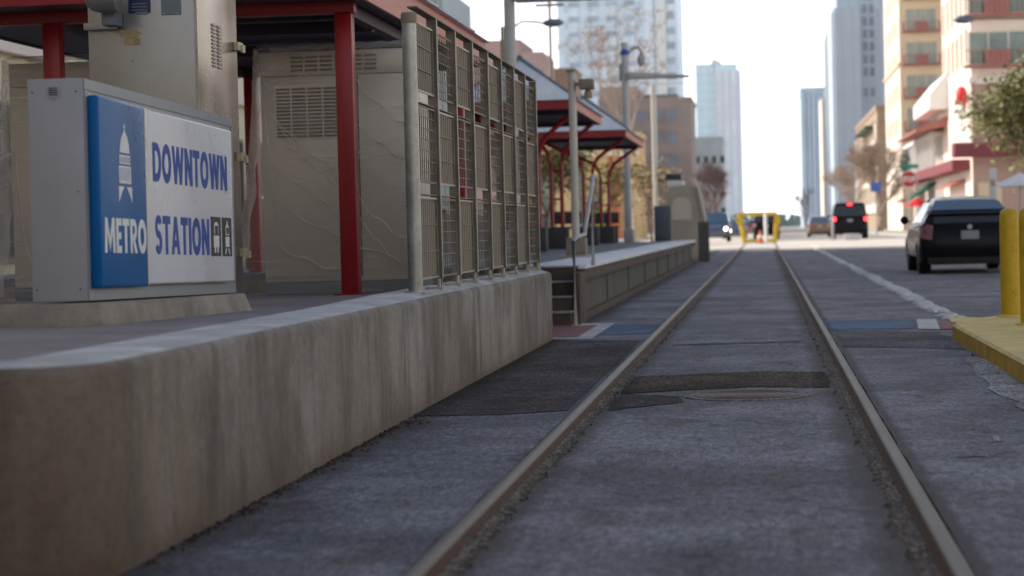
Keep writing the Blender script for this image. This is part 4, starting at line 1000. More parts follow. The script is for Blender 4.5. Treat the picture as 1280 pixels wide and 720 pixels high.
# ================================================================== CARS
def car(name, label, cat, loc, rz, L, Wd, Ht, style, paint, lit_tail=False, lit_head=False, group=None):
    t = thing(name, label, cat, loc, rz, group)
    hw = Wd/2; wr = .31 if style != 'suv' else .37
    bz = {'hatch': .93, 'suv': 1.12, 'sedan': .90}[style]*(Ht/{'hatch': 1.47, 'suv': 1.85, 'sedan': 1.42}[style])
    ya, yb = L*.19, L*.80; low = .20 if style != 'suv' else .30
    def arch(c): return [(c+(wr+.055)*math.cos(a), max(low, wr+(wr+.055)*math.sin(a))) for a in [R(k) for k in range(0, 181, 20)]]
    rear = [(.10, low+.03), (.01, low+.16), (0, .50), (.03, .66), (.06, bz-.08), (.09, bz)] if style != 'suv' else [(.08, low+.02), (0, low+.12), (.0, .62), (.05, .75), (.06, bz)]
    front = [(L*.72, bz-.01), (L*.86, bz-.09), (L*.96, bz-.26), (L, bz-.45), (L-.02, low+.12), (L-.08, low+.02)]
    if style == 'sedan': rear = [(.10, low+.03), (.01, low+.16), (0, .52), (.04, .80), (.12, bz-.03), (.7, bz)]
    prof = rear+front+arch(yb)+arch(ya)
    sl = [(-1, .17, .15), (-.965, .09, .07), (-.88, .04, .025), (-.6, .012, .004), (0, 0, 0), (.6, .012, .004), (.88, .04, .025), (.965, .09, .07), (1, .17, .15)]
    mb = MB(); rings = []
    for s, ky, dz in sl:
        rr = []
        for (y, z) in prof:
            yy = L/2+(y-L/2)*(1-ky*(1 if (y < .35 or y > L-.6) else .0)); zz = z-(dz*1.0 if z > bz*.75 else 0)
            xx = s*hw*(1 if abs(s) < .99 else (1-.02*(z > bz*.8)-.02*(z < .35)))
            rr.append(mb.bm.verts.new((xx, yy, zz)))
        rings.append(rr)
    m = len(prof)
    for a, b in zip(rings, rings[1:]):
        for k in range(m): mb.bm.faces.new((a[k], a[(k+1) % m], b[(k+1) % m], b[k]))
    mb.bm.faces.new(rings[0]); mb.bm.faces.new(rings[-1][::-1])
    mb.build('body', paint, t, smooth=40)
    # cabin
    if style == 'hatch': cp_ = [(.09, bz-.02), (.13, bz+.15), (.30, bz+.235), (.85, Ht-.085), (1.35, Ht-.015), (1.8, Ht), (2.3, Ht-.03), (L*.735, bz-.02)]
    elif style == 'suv': cp_ = [(.06, bz-.02), (.24, Ht-.12), (.36, Ht-.02), (1.4, Ht), (2.6, Ht-.04), (L*.70, bz-.02)]
    else: cp_ = [(.55, bz-.02), (1.2, Ht-.06), (1.6, Ht), (2.4, Ht-.02), (L*.73, bz-.02)]
    tum = .27 if style == 'hatch' else .20 if style != 'suv' else .14
    def cw(z): return hw-.055-tum*max(0, (z-bz))/(Ht-bz)
    mb = MB(); rings = []
    for s, dz in ((-1, .10), (-.95, .055), (-.86, .025), (-.6, .008), (0, 0), (.6, .008), (.86, .025), (.95, .055), (1, .10)):
        rings.append([mb.bm.verts.new((s*cw(z), y, z-(dz if z > Ht-.14 else 0))) for y, z in cp_])
    m = len(cp_)
    for a, b in zip(rings, rings[1:]):
        for k in range(m): mb.bm.faces.new((a[k], a[(k+1) % m], b[(k+1) % m], b[k]))
    mb.bm.faces.new(rings[0]); mb.bm.faces.new(rings[-1][::-1])
    mb.build('cabin', paint, t, smooth=40)
    def pane(nm, a, b, wa, wb, off=.006, mat='carglass'):
        d = Vector((0, b[0]-a[0], b[1]-a[1])).normalized(); nrm = Vector((1, 0, 0)).cross(d)
        if nrm.y > 0 and a[0] < L/2: nrm = -nrm
        if nrm.y < 0 and a[0] > L/2: nrm = -nrm
        pts = []
        for f in (0, .5, 1):
            y = a[0]+(b[0]-a[0])*f; z = a[1]+(b[1]-a[1])*f; w = wa+(wb-wa)*f
            pts += [Vector((s*w, y, z))+nrm*(off*(1 if abs(s) == 1 else 1.6)) for s in (-1, -.5, 0, .5, 1)]
        fs = [(r*5+k, r*5+k+1, r*5+k+6, r*5+k+5) for r in range(2) for k in range(4)]
        return MB().poly(pts, fs).build(nm, mat, t, smooth=60)
    if style == 'hatch':
        pane('rear_window', (.315, bz+.245), (.845, Ht-.09), cw(bz+.2)-.07, cw(Ht-.1)-.06)
        pane('rear_window', (.097, bz+.02), (.128, bz+.13), cw(bz)-.20, cw(bz)-.20, .006, 'wdark')
        MB().box(-cw(bz+.17)+.03, cw(bz+.17)-.03, .075, .33, bz+.165, bz+.195).build('spoiler', paint, t, bevel=.012)
    elif style == 'suv':
        pane('rear_window', (.085, bz+.06), (.225, Ht-.15), cw(bz)-.08, cw(Ht-.1)-.06, .006, 'wdark')
        MB().box(-cw(Ht)+.05, cw(Ht)-.05, .16, .4, Ht-.045, Ht+.0).build('spoiler', paint, t, bevel=.012)
    else: pane('rear_window', (.62, bz+.03), (1.15, Ht-.10), cw(bz)-.06, cw(Ht-.1)-.06)
    pane('windscreen', (cp_[-1][0]-.04, bz+.02), (cp_[-2][0]+.08, cp_[-2][1]-.03), cw(bz)-.05, cw(Ht-.1)-.05)
    yw0 = cp_[0][0]+(.55 if style == 'hatch' else .3 if style == 'suv' else .45); top = Ht-.11
    for s in (-1, 1):
        for (a, b) in ((yw0, L*.42), (L*.43, L*.66)):
            ta = max(a, yw0+.35 if style != 'suv' else a+.05) if a == yw0 else a; tb = b if b < L*.5 else b-.45*(Ht-bz)/.5
            z0_, z1_ = bz+.035, top
            pts = [(s*(cw(z0_)+.005), a, z0_), (s*(cw(z0_)+.005), b, z0_), (s*(cw(z1_)+.005), tb, z1_), (s*(cw(z1_)+.005), ta, z1_)]
            MB().poly(pts, [(0, 1, 2, 3)]).build('side_window', 'carglass', t)
        # mirror
        mr = MB().box(s*(hw-.03), s*(hw+.0), L*.64, L*.67, bz+.04, bz+.07); mr.build('mirror', paint, t)
        MB().lathe([(.001, -.05), (.07, -.045), (.085, 0), (.07, .05), (.001, .09)], 12, (s*(hw+.08), L*.65, bz+.09), 'y').build('mirror', paint, t)
        # lamps
        tl = 'tailon' if lit_tail else 'tail'
        if style == 'hatch': pts = [(s*(hw-.04), .19, bz-.24), (s*(hw-.19), .035, bz-.27), (s*(hw-.20), .06, bz-.02), (s*(hw-.10), .15, bz+.03), (s*(hw-.045), .33, bz-.02)]
        else: pts = [(s*(hw-.03), .14, bz-.22), (s*(hw-.20), .03, bz-.22), (s*(hw-.20), .04, bz-.0), (s*(hw-.03), .16, bz-.0)]
        c = Vector((0, L/2, .6)); out = [Vector(p)+(Vector((s*.018, -.03, .0))) for p in pts]; inn_ = [Vector(p)+Vector((-s*.05, .08, 0)) for p in pts]
        k = len(pts); MB().poly(out+inn_, [tuple(range(k))]+[(i, (i+1) % k, k+(i+1) % k, k+i) for i in range(k)]).build('taillight', tl, t)
        MB().lathe([(.001, .03), (.06, .02), (.085, -.04), (.085, -.12)], 14, (s*(hw-.26), L-.06, bz-.30), 'y').build('headlight', 'headon' if lit_head else 'headoff', t)
        for yc in (ya, yb):
            w = MB().lathe([(wr*.62, -.11), (wr*.92, -.11), (wr, -.085), (wr, .085), (wr*.92, .11), (wr*.62, .11)], 28, axis='x').build('wheel', 'tyre', t, loc=(s*(hw-.125), yc, wr))
            r_ = MB().lathe([(wr*.60, -.10), (wr*.60, .10)], 20, axis='x')
            for q in range(5):
                a = q*1.2566; r_.box(s*.10, s*.112, -.03, .03, .04, wr*.56) if q == 0 else None
            r_.build('rim', 'pole', w)
    if style == 'suv' and lit_tail: MB().box(-.15, .15, .13, .17, Ht-.14, Ht-.06).build('brake_light', 'tailon', t)
    MB().box(-.155, .155, -.012 if style != 'hatch' else .022, .03 if style != 'hatch' else .05, bz-.27, bz-.12).build('licence_plate', 'plate', t)
    MB().box(-hw+.14, hw-.14, .03, .12, low-.03, low+.10).build('rear_valance', 'tyre', t, bevel=.02)
    MB().box(-hw+.10, hw-.10, -.014 if style != 'hatch' else -.008, .03, .50, .506).build('bumper_seam', 'tyre', t)
    MB().box(-hw+.16, hw-.16, .3, L-.3, low-.02, low+.08).build('underbody', 'trim', t)
    if style == 'hatch':
        MB().lathe([(.045, -.006), (.045, .002), (.03, .006)], 16, (0, .052, bz-.055), 'y').build('badge', 'pole', t)
    return t
car('parked_car', 'black hatchback seen from behind in the shaded lane left of the yellow bollards', 'car', (3.60, 38.4, 0), 0, 4.46, 1.75, 1.40, 'hatch', 'carblack')
car('suv', 'black SUV with red brake lights glowing at the sunlit crossing', 'SUV', (4.95, 126, 0), 0, 4.8, 2.12, 2.12, 'suv', 'carblack', lit_tail=True)
car('taxi', 'small orange car waiting left of the black SUV', 'car', (at(1026, 295, 150).x, 152, 0), 0, 4.4, 1.7, 1.5, 'sedan', 'carorange')
car('red_car', 'dark red car crossing in the distance left of the orange car', 'car', (at(1004, 290, 190).x-2.0, 190, 0), R(80), 4.5, 1.75, 1.45, 'sedan', 'carred')
car('oncoming_car', 'dark blue van with headlights on, coming past the end of the far platform', 'van', (at(893, 290, 128).x, 132, 0), R(180), 4.7, 1.9, 1.8, 'suv', 'carblue', lit_head=True)
car('oncoming_car', 'low blue car with headlights on just left of the yellow gate', 'car', (at(918, 290, 155).x, 160, 0), R(180), 4.5, 1.8, 1.45, 'sedan', 'carblue', lit_head=True)
car('dark_car', 'dark green car seen through the yellow gate frame', 'car', (at(958, 290, 140).x, 140, 0), 0, 4.6, 1.75, 1.75, 'suv', 'carblack')

# ================================================================== YELLOW GATE, CONE, POST
YG = 115.0
g = thing('yellow_gate', 'yellow steel gate frame with round discs across the tracks in the distance', 'gate', (0, 0, 0))
a0, a1 = at(931, 305, YG), at(924, 268, YG); b0, b1 = at(969, 304, YG), at(971, 267, YG)
MB().tube([(a0.x, YG, 0), a1], .13, 10).build('post', 'yellow', g); MB().tube([(b0.x, YG, 0), b1], .13, 10).build('post', 'yellow', g)
MB().tube([a1, b1], .10, 8).build('crossbar', 'yellow', g)
MB().tube([(a0.x, YG, .12), (b0.x, YG, .12)], .09, 8).build('lower_bar', 'yellow', g)
for p in (at(924.5, 276, YG), at(971.5, 276, YG)): MB().lathe([(.20, -.03), (.20, .03)], 18, (p.x, YG-.17, p.z), 'y').build('disc', 'yellow', g)
cn = thing('traffic_cone', 'orange traffic cone standing inside the yellow gate', 'cone', (at(950.5, 303, 113).x, 113, .005))
MB().lathe([(.14, .03), (.05, .62), (.03, .66)], 16).build('cone_body', 'cone', cn); MB().box(-.2, .2, -.2, .2, 0, .03).build('base', 'cone', cn)
MB().lathe([(.105, .28), (.082, .42)], 16).build('white_band', 'signwhite', cn)
wp = thing('white_post', 'white marker post right of the orange cone', 'post', (at(957.5, 303, 114).x, 114, .005))
MB().lathe([(.09, 0), (.09, 1.5), (.05, 1.56)], 12).build('shaft', 'signwhite', wp); MB().box(-.14, .14, -.14, .14, 0, .05).build('base', 'signwhite', wp)
# roadwork slab by SUV
cb2 = MB().box(4.3, 5.1, 118.0, 118.5, .005, .35).build('concrete_block', 'curb', bevel=.03); grp(cb2, 'pale concrete block on the crossing behind the black SUV', 'block')
hz = MB().cbox((at(1041, 300, 116).x, 116, .005), .12, .12, 1.3).build('marker_post', 'curb', bevel=.02); grp(hz, 'slim pale marker post at the left rear corner of the black SUV', 'post')

# ================================================================== BUILDINGS
def frame_bm(w, h, t=.08, d=.10, mull=0):
    mb = MB().box(-w/2, -w/2+t, -d, 0, 0, h).box(w/2-t, w/2, -d, 0, 0, h).box(-w/2+t, w/2-t, -d, 0, 0, t).box(-w/2+t, w/2-t, -d, 0, h-t, h)
    for k in range(mull):
        x = -w/2+w*(k+1)/(mull+1); mb.box(x-t*.4, x+t*.4, -d, 0, t, h-t)
    return mb
def windows(root, face, org, cols, rows, dx, dz, w, h, fmat, gmat, mull=0, cap=100, frames=True):
    """grid of windows on a wall: face 'y' looks back down the street, 'x' faces +x, 'w' faces -x"""
    rot = {'y': 0, 'x': R(90), 'w': R(-90)}[face]; first = None; n = 0
    for r in range(rows):
        for c in range(cols):
            u = c*dx; p = Vector(org)+(Vector((u, 0, 0)) if face == 'y' else Vector((0, u, 0)))+Vector((0, 0, r*dz))
            nv = Vector((0, -1, 0)) if face == 'y' else (Vector((1, 0, 0)) if face == 'x' else Vector((-1, 0, 0)))
            if first is None:
                f = (frame_bm(w, h, min(.09, w*.08), .09, mull) if frames else MB().box(-w/2, w/2, -.06, 0, 0, h)).build('window', fmat if frames else gmat, root); f.location = p+nv*.0; f.rotation_euler = (0, 0, rot)
                first = f
                if frames: g_ = MB().box(-w/2+.02, w/2-.02, -.03, -.004, .02, h-.02).build('pane', gmat, f)
            else:
                f = share(first, 'window', root, p, (0, 0, rot))
                if frames: share(g_, 'pane', f, (0, 0, 0))
            n += 1
            if n >= cap: return
def bld(name, label, x0, x1, y0, y1, z, mat, para=.5, cat='building'):
    t = thing(name, label, cat, ((x0+x1)/2, y0, 0)); ox, oy = (x0+x1)/2, y0
    t.location = (0, 0, 0)
    MB().box(x0, x1, y0, y1, -.3, z).build('walls', mat, t)
    if para: MB().box(x0-.12, x1+.12, y0-.12, y1+.12, z+.002, z+para).build('parapet', mat, t)
    return t
def X(px, Y): return at(px, 281, Y).x
def Z(px, py, Y): return at(px, py, Y).z

# left, close: long beige building casting the street shade
t = bld('beige_building', 'long beige precast building filling the left side behind the first shelter', -40, -14, -25, 82, 20.5, 'beigepanel')
windows(t, 'x', (-14, 8, 5.6), 14, 4, 5.2, 3.7, 2.2, 2.0, 'galvdark', 'wdark', 1)
windows(t, 'x', (-14, 8, .6), 14, 1, 5.2, 3.7, 3.2, 3.0, 'galvdark', 'wdark', 2)
MB().box(-13.99, -13.8, -25, 82, 4.5, 4.9).build('string_course', 'cream', t)
t = bld('added_side_building', 'unseen sunlit block across the street on the right, added for bounce light and reflections', 19, 40, -60, 74, 12, 'greybeige')  # unseen building put in to bounce warm light and temper reflections
windows(t, 'w', (19, -50, 1.2), 12, 3, 10, 3.6, 3.0, 2.2, 'cream', 'window', 1)
t = bld('added_end_building', 'unseen brown brick block closing the street behind the camera, added to darken reflections', -40, 40, -110, -90, 24, 'brick')  # unseen building put in to dim reflections of the bright horizon
windows(t, 'y', (-30, -110, 2), 4, 3, 10, 3.6, 3.0, 2.2, 'cream', 'window', 1)
# grey-green clad tower
t = bld('clad_building', 'grey green metal clad building corner just left of the mesh fence top', X(470, 300), X(560, 300), 300, 330, 36, 'greensteel', 0)
for k in range(14): MB().box(X(470, 300)+.3+k*.72, X(470, 300)+.5+k*.72, 299.7, 299.99, 0, 36).build('fin', 'galv', t)
# pink low buildings
Y = 260
t = bld('pink_building', 'low dusky pink brick building behind the thick lamp pole', X(566, Y), X(655, Y), Y, Y+15, Z(620, 52, Y), 'pinkwall', .15)
MB().box(X(640, Y), X(684, Y), Y-.02, Y+14, Z(660, 66, Y), Z(660, 65, Y)).build('wing_parapet', 'pinkwall', t)
MB().box(X(655, Y)+.01, X(684, Y), Y, Y+14, 0, Z(660, 66, Y)-.01).build('wing', 'pinkwall', t)
windows(t, 'y', (X(600, Y), Y, 8), 4, 3, 2.4, 3.4, 1.3, 1.6, 'cream', 'wdark')
Y = 280
t = bld('brick_building', 'brown brick building between the shelter roof and the camera pole', X(685, Y), X(722, Y), Y, Y+12, Z(700, 88, Y), 'brick', .3)
windows(t, 'y', (X(690, Y), Y, 4), 1, 2, 2, 3.4, 1.2, 1.5, 'cream', 'wdark')
# ochre and orange frontage behind far shelters
Y = 170
t = bld('ochre_building', 'ochre plastered building seen between the red shelter columns', X(640, Y), X(802, Y), Y, Y+8, Z(720, 172, Y), 'yellowwall', .3)
MB().box(X(762, Y), X(777, Y), Y-.12, Y-.02, 0, Z(770, 195, Y)).build('orange_panel', 'orangewall', t)
for (a, b, zz) in ((678, 690, 205), (724, 734, 215), (741, 749, 220), (780, 786, 215)):
    MB().box(X(a, Y), X(b, Y), Y-.06, Y-.003, 1.0, Z(a, zz, Y)).build('window', 'window', t)
MB().box(X(640, Y), X(802, Y), Y-.3, Y-.003, Z(720, 196, Y), Z(720, 192, Y)).build('ledge', 'cream', t)
# mauve brick mid-rise
Y = 300
t = bld('mauve_building', 'mauve brick mid rise with dark square windows behind the blade arm lamp pole', X(752, Y), X(867, Y), Y, Y+20, Z(840, 126, Y), 'purplebrick', .5)
MB().box(X(752, Y)+.1, X(800, Y), Y+.2, Y+15, Z(840, 126, Y)+.51, Z(780, 108, Y)).build('penthouse', 'purplebrick', t)
MB().box(X(806, Y), X(850, Y), Y+2, Y+12, Z(840, 126, Y)+.51, Z(820, 117, Y)).build('roof_plant', 'galvdark', t)
windows(t, 'y', (X(766, Y), Y, 3.2), 5, 5, (X(853, Y)-X(766, Y))/4.6, 3.1, 1.7, 1.9, 'purplebrick', 'slatewin', 1)
# white-grey mid-rise
Y = 420
t = bld('limestone_building', 'pale grey limestone block left of the far glass tower', X(850, Y), X(905, Y), Y, Y+30, Z(890, 176, Y), 'greybeige', .8)
MB().box(X(868, Y), X(890, Y), Y+3, Y+14, Z(890, 176, Y)+.81, Z(880, 171, Y)).build('roof_plant', 'wdark', t)
windows(t, 'y', (X(874, Y), Y, 3.0), 4, 4, 1.6, 3.4, .9, 1.5, 'greybeige', 'wdark', frames=True)
# hotel tower
Y = 400
t = bld('hotel_tower', 'tall pale blue hotel tower with rows of windows left of the glass tower', X(703, Y), X(853, Y), Y, Y+25, 62, 'tower_hotel', 1)
for (a, b) in ((722, 728), (746, 752), (770, 776), (794, 800), (812, 822)): MB().box(X(a, Y), X(b, Y), Y-.5, Y-.02, 0, 62).build('pilaster', 'tower_hotel', t)
MB().box(X(826, Y), X(838, Y), Y-.9, Y-.02, 0, 62).build('stair_shaft', 'signwhite', t)
for c, px in enumerate((716, 724, 739, 763, 787)):
    pass
first = None
for r in range(17):
    for px in (724, 748, 771, 793):
        z = 6+r*2.9*.97; x = X(px, Y)
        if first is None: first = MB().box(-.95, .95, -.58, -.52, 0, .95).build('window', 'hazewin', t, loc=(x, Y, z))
        else: share(first, 'window', t, (x, Y, z))
first = None
for r in range(17):
    z = 6+r*2.9*.97; x = X(844, Y)
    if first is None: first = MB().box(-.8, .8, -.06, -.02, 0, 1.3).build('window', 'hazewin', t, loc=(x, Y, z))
    else: share(first, 'window', t, (x, Y, z))
# far tower, two tone
Y = 1000
t = thing('glass_tower', 'far two tone tower, blue glass left and pale striped right, left of the open sky', 'tower', (0, 0, 0))
MB().box(X(873.5, Y), X(896, Y), Y, Y+30, 0, Z(885, 80, Y)).build('glass_wing', 'tower_glass', t)
MB().box(X(896, Y)+.02, X(929.5, Y), Y-2, Y+30, 0, Z(910, 88, Y)).build('striped_wing', 'tower_stripe', t)
MB().box(X(897, Y)+.1, X(925, Y), Y, Y+28, Z(910, 88, Y)+.01, Z(910, 80, Y)).build('crown', 'tower_glass', t)
MB().prism([(X(893, Y), Y+3, Z(900, 80, Y)), (X(907, Y), Y+3, Z(900, 80, Y)), (X(904, Y), Y+3, Z(900, 76, Y)), (X(895, Y), Y+3, Z(900, 72, Y))], (0, 15, 0)).build('roof_cap', 'greybeige', t)
# RIGHT SIDE ------------------------------------------------------
XR = 12.7
# R1 corner building
Y = 133
t = bld('corner_building', 'cream corner building with red balconies and a maroon canopy at the right edge', XR, 40, Y, 153.5, 26, 'cream', 0)
zb = Z(1240, 96, Y)   # top of lower storeys
MB().box(XR-.02, 40, Y-.06, Y-.003, -.1, zb-.45).build('brick_base', 'pinkish', t)
MB().box(XR-.15, 40, Y-.35, Y-.003, zb-.44, zb).build('string_course', 'cream', t)
bal = None
for r in range(4):
    z = Z(1250, 82, Y)+r*3.08
    for c in range(3):
        x = X(1250, Y)+c*7.2
        if bal is None:
            bal = MB().box(-2.0, 2.0, -.85, -.004, -.12, .03).build('balcony', 'terracotta', t, loc=(x, Y, z))
            rails_ = MB().box(-2.0, 2.0, -.85, -.81, .9, .95).box(-.75, .75, -.84, -.80, .04, .88)
            for k in range(14): rails_.box(-1.98+k*.3, -1.95+k*.3, -.84, -.82, .03, .9)
            rb_ = rails_.build('balustrade', 'terracotta', bal)
            wn = frame_bm(3.6, 2.1, .09, .09, 2).build('window', 'cream', t, loc=(x+.1, Y, z+.04)); pn = MB().box(-1.75, 1.75, -.03, -.006, .03, 2.05).build('pane', 'windowgreen', wn)
        else:
            b2 = share(bal, 'balcony', t, (x, Y, z)); share(rb_, 'balustrade', b2, (0, 0, 0))
            w2 = share(wn, 'window', t, (x+.1, Y, z+.04)); share(pn, 'pane', w2, (0, 0, 0))
windows(t, 'w', (XR, Y+2.2, zb+1.0), 6, 4, 3.2, 3.08, 1.1, 2.2, 'cream', 'windowgreen')
# shop front
MB().box(XR+6.1, XR+14, Y-.10, Y-.065, .2, 3.3).build('shop_window', 'wdark', t)
MB().box(XR+.3, XR+1.7, Y-.12, Y-.065, .2, 3.2).build('door_surround', 'tan', t)
z0_, z1_ = Z(1200, 196, Y-2.4), Z(1200, 178, Y-2.4)
cn2 = MB().box(XR-1.3, XR+9.5, Y-2.4, Y-.36, z0_, z1_).build('corner_canopy', 'maroon', t, bevel=.04)
MB().box(XR-1.3, XR+9.5, Y-2.44, Y-2.402, z1_-.12, z1_-.02).build('canopy_trim', 'terracotta', cn2)
# podium with terrace along the street beyond
p = bld('podium_building', 'cream two storey podium with bay windows and red awnings left of the corner building', XR+.05, 30, 153.6, 186, 8.3, 'cream', 0)
for r, z in ((0, 1.0), (1, 5.2)):
    windows(p, 'w', (XR+.05, 155.5, z), 9, 1, 3.3, 3, 1.6, 2.6, 'signwhite', 'windowgreen', 1)
for k in range(13): MB().box(XR-.75, XR-.55, 155+k*2.4, 155.45+k*2.4, 4.72, 7.2).build('bay_post', 'signwhite', p)
MB().box(XR-.9, XR+.04, 154, 185.5, 7.0, 7.28).build('bay_beam', 'signwhite', p)
MB().box(XR-1.1, XR+.04, 134.5, 185, 4.05, 4.7).build('fascia_band', 'maroon', p)
MB().prism([(XR+.04, 150, 8.2), (XR-2.2, 150, 7.3), (XR-2.2, 150, 7.15), (XR+.04, 150, 7.5)], (0, 22, 0)).build('red_awning', 'terracotta', p)
MB().prism([(XR+.04, 149, 8.6), (XR-1.3, 149, 8.6), (XR-1.3, 149, 9.6), (XR+.04, 149, 11.2)], (0, 16, 0)).build('terrace_bay', 'signwhite', p)
MB().prism([(XR+.04, 162, 3.9), (XR-1.8, 162, 2.7), (XR-1.8, 162, 2.55), (XR+.04, 162, 3.6)], (0, 7, 0)).build('green_awning', 'awgreen', p)
MB().prism([(XR+.04, 172, 3.6), (XR-1.8, 172, 2.6), (XR-1.8, 172, 2.45), (XR+.04, 172, 3.3)], (0, 8, 0)).build('red_awning', 'maroon', p)
MB().prism([(XR-.02, 138, 3.6), (XR-.9, 138, 3.2), (XR-.9, 138, 3.05), (XR-.02, 138, 3.3)], (0, 12, 0)).build('red_awning', 'terracotta', p)
# ornament hanging on the corner building
on = thing('wall_ornament', 'bright red hanging ornament with white tail on the corner building wall', 'ornament', (0, 0, 0))
Yo = 134.5; c = at(1197, 122, Yo); 
mb = MB().lathe([(.001, .7), (.22, .62), (.34, .3), (.36, 0), (.30, -.4), (.12, -.72), (.001, -.75)], 14, (XR-.45, Yo, Z(1197, 122, Yo))); mb.build('red_body', 'brightred', on, smooth=60)
mb = MB().lathe([(.001, .5), (.2, .4), (.32, .1), (.25, -.3), (.001, -.5)], 12, (XR-.5, Yo-.1, Z(1199, 140, Yo))); mb.build('white_body', 'signwhite', on, smooth=60)
MB().box(XR-.4, XR-.01, Yo-.04, Yo+.04, Z(1197, 122, Yo)-.05, Z(1197, 122, Yo)+.05).build('bracket', 'wdark', on)
# R2 tan hotel
Y = 200
t = bld('tan_building', 'tall tan stucco building with terracotta balconies behind the corner building', XR, 34, Y, 224, 34, 'tan', 0)
bal = None
for r in range(9):
    z = Z(1160, 121, Y)+(r-1)*3.03
    MB().box(XR+.3, 34, Y-.25, Y-.004, z-.32, z-.14).build('floor_band', 'tan', t) if r % 2 == 0 else None
    for c in range(2):
        x = X(1156, Y)+c*6.6
        if bal is None:
            bal = MB().box(-1.7, 1.7, -.8, -.004, -.1, .02).box(-1.7, 1.7, -.8, -.77, .78, .84).box(-.55, .55, -.79, -.76, .02, .8).box(-1.7, -1.55, -.79, -.76, .02, .8).box(1.55, 1.7, -.79, -.76, .02, .8).build('balcony', 'terracotta', t, loc=(x, Y, z))
            wn = frame_bm(2.9, 2.1, .1, .09, 2).build('window', 'tan', t, loc=(x, Y, z)); pn = MB().box(-1.4, 1.4, -.03, -.006, .03, 2.05).build('pane', 'curtain', wn)
        else:
            share(bal, 'balcony', t, (x, Y, z)); w2 = share(wn, 'window', t, (x, Y, z)); share(pn, 'pane', w2, (0, 0, 0))
MB().box(XR-.04, XR-.003, Y-.02, 224, 0, 34).build('sunlit_cream_side', 'cream', t)  # cream skin paints the sun's glare onto the tan left wall
windows(t, 'w', (XR-.04, Y+3, 3), 5, 9, 4, 3.03, 1.2, 1.8, 'cream', 'curtain')
MB().box(XR-.25, XR-.003, Y-.2, 224, Z(1120, 82, Y), Z(1120, 79, Y)).build('string_course', 'tan', t)
# R3 brown/cream
Y = 242
t = bld('brown_building', 'low brown and cream building left of the tall tan one', XR, 30, Y, 297, Z(1096, 137, Y), 'palebrick', .5)
MB().box(XR-.2, XR-.003, Y+.1, 297, 2, Z(1096, 137, Y)-1.5).build('pale_front', 'cream', t)
MB().box(XR-1.2, XR-.21, Y+4, Y+30, Z(1096, 155, Y)-.3, Z(1096, 155, Y)).build('green_awning', 'shrub', t)
windows(t, 'w', (XR-.2, Y+3, 3), 10, 3, 5, 3.6, 1.4, 2.2, 'palebrick', 'wdark')
# R4 grey tower with chamfer
Y = 368
t = thing('grey_tower', 'tall slate grey stone tower with stepped top and chamfered left edge', 'tower', (0, 0, 0))
x1 = X(1048, Y); x2 = X(1080, Y); x3 = X(1109, Y)
MB().box(x1, x2, Y, Y+42, 0, Z(1050, 10, Y)).build('left_block', 'tower_grey', t)
MB().box(x2+.02, x3+14, Y+1.0, Y+42, 0, Z(1050, 11, Y)).build('right_block', 'tower_grey', t)
MB().prism([(x1-.02, Y+3, 0), (x1-.02, Y+3, Z(1048, 12, Y)), (x1-.02, Y+50, Z(1037, 52, 418)), (x1-.02, Y+50, 0)], (-.4, 0, 0)).build('chamfer_face', 'tower_blue', t)
MB().box(x1+.6, x3+10, Y+4, Y+30, Z(1050, 10, Y)+.02, Z(1050, -12, Y)).build('stepped_top', 'tower_grey', t)
first = None
for r in range(9):
    for k, px in enumerate((1086.5, 1094.5)):
        z = Z(px, 120, Y)+(r if r < 1 else r+.0)*2.15+(0 if r < 1 else 1.3)
        if first is None: first = MB().box(-.42, .42, -.06, -.003, 0, 1.5).build('window', 'slatewin', t, loc=(X(px, Y), Y+1, z))
        else: share(first, 'window', t, (X(px, Y), Y+1, z))
for px in (1081, 1090.5, 1099): MB().box(X(px, Y)-.15, X(px, Y)+.15, Y+.7, Y+.997, 0, Z(1050, 12, Y)).build('pilaster', 'tower_grey', t)
# R5 far blue tower + cream strip building
Y = 470
t = bld('cream_tower', 'narrow sunlit cream tower squeezed between the blue and grey towers', X(1030, Y), X(1041, Y), Y, Y+20, Z(1030, 122, Y), 'cream', 0)
MB().box(X(1033, Y), X(1036, Y), Y-.3, Y-.003, 0, Z(1030, 123, Y)).build('dark_strip', 'greensteel', t)
Y = 705
t = bld('blue_tower', 'slate blue tower standing alone right of the open sky', X(1004, Y), X(1034, Y), Y, Y+40, Z(1010, 114, Y), 'tower_blue', 1.2)
for px in (1008, 1014, 1020, 1026): MB().box(X(px, Y)-.5, X(px, Y)+.5, Y-.6, Y-.003, 0, Z(1010, 116, Y)).build('pilaster', 'tower_blue', t)

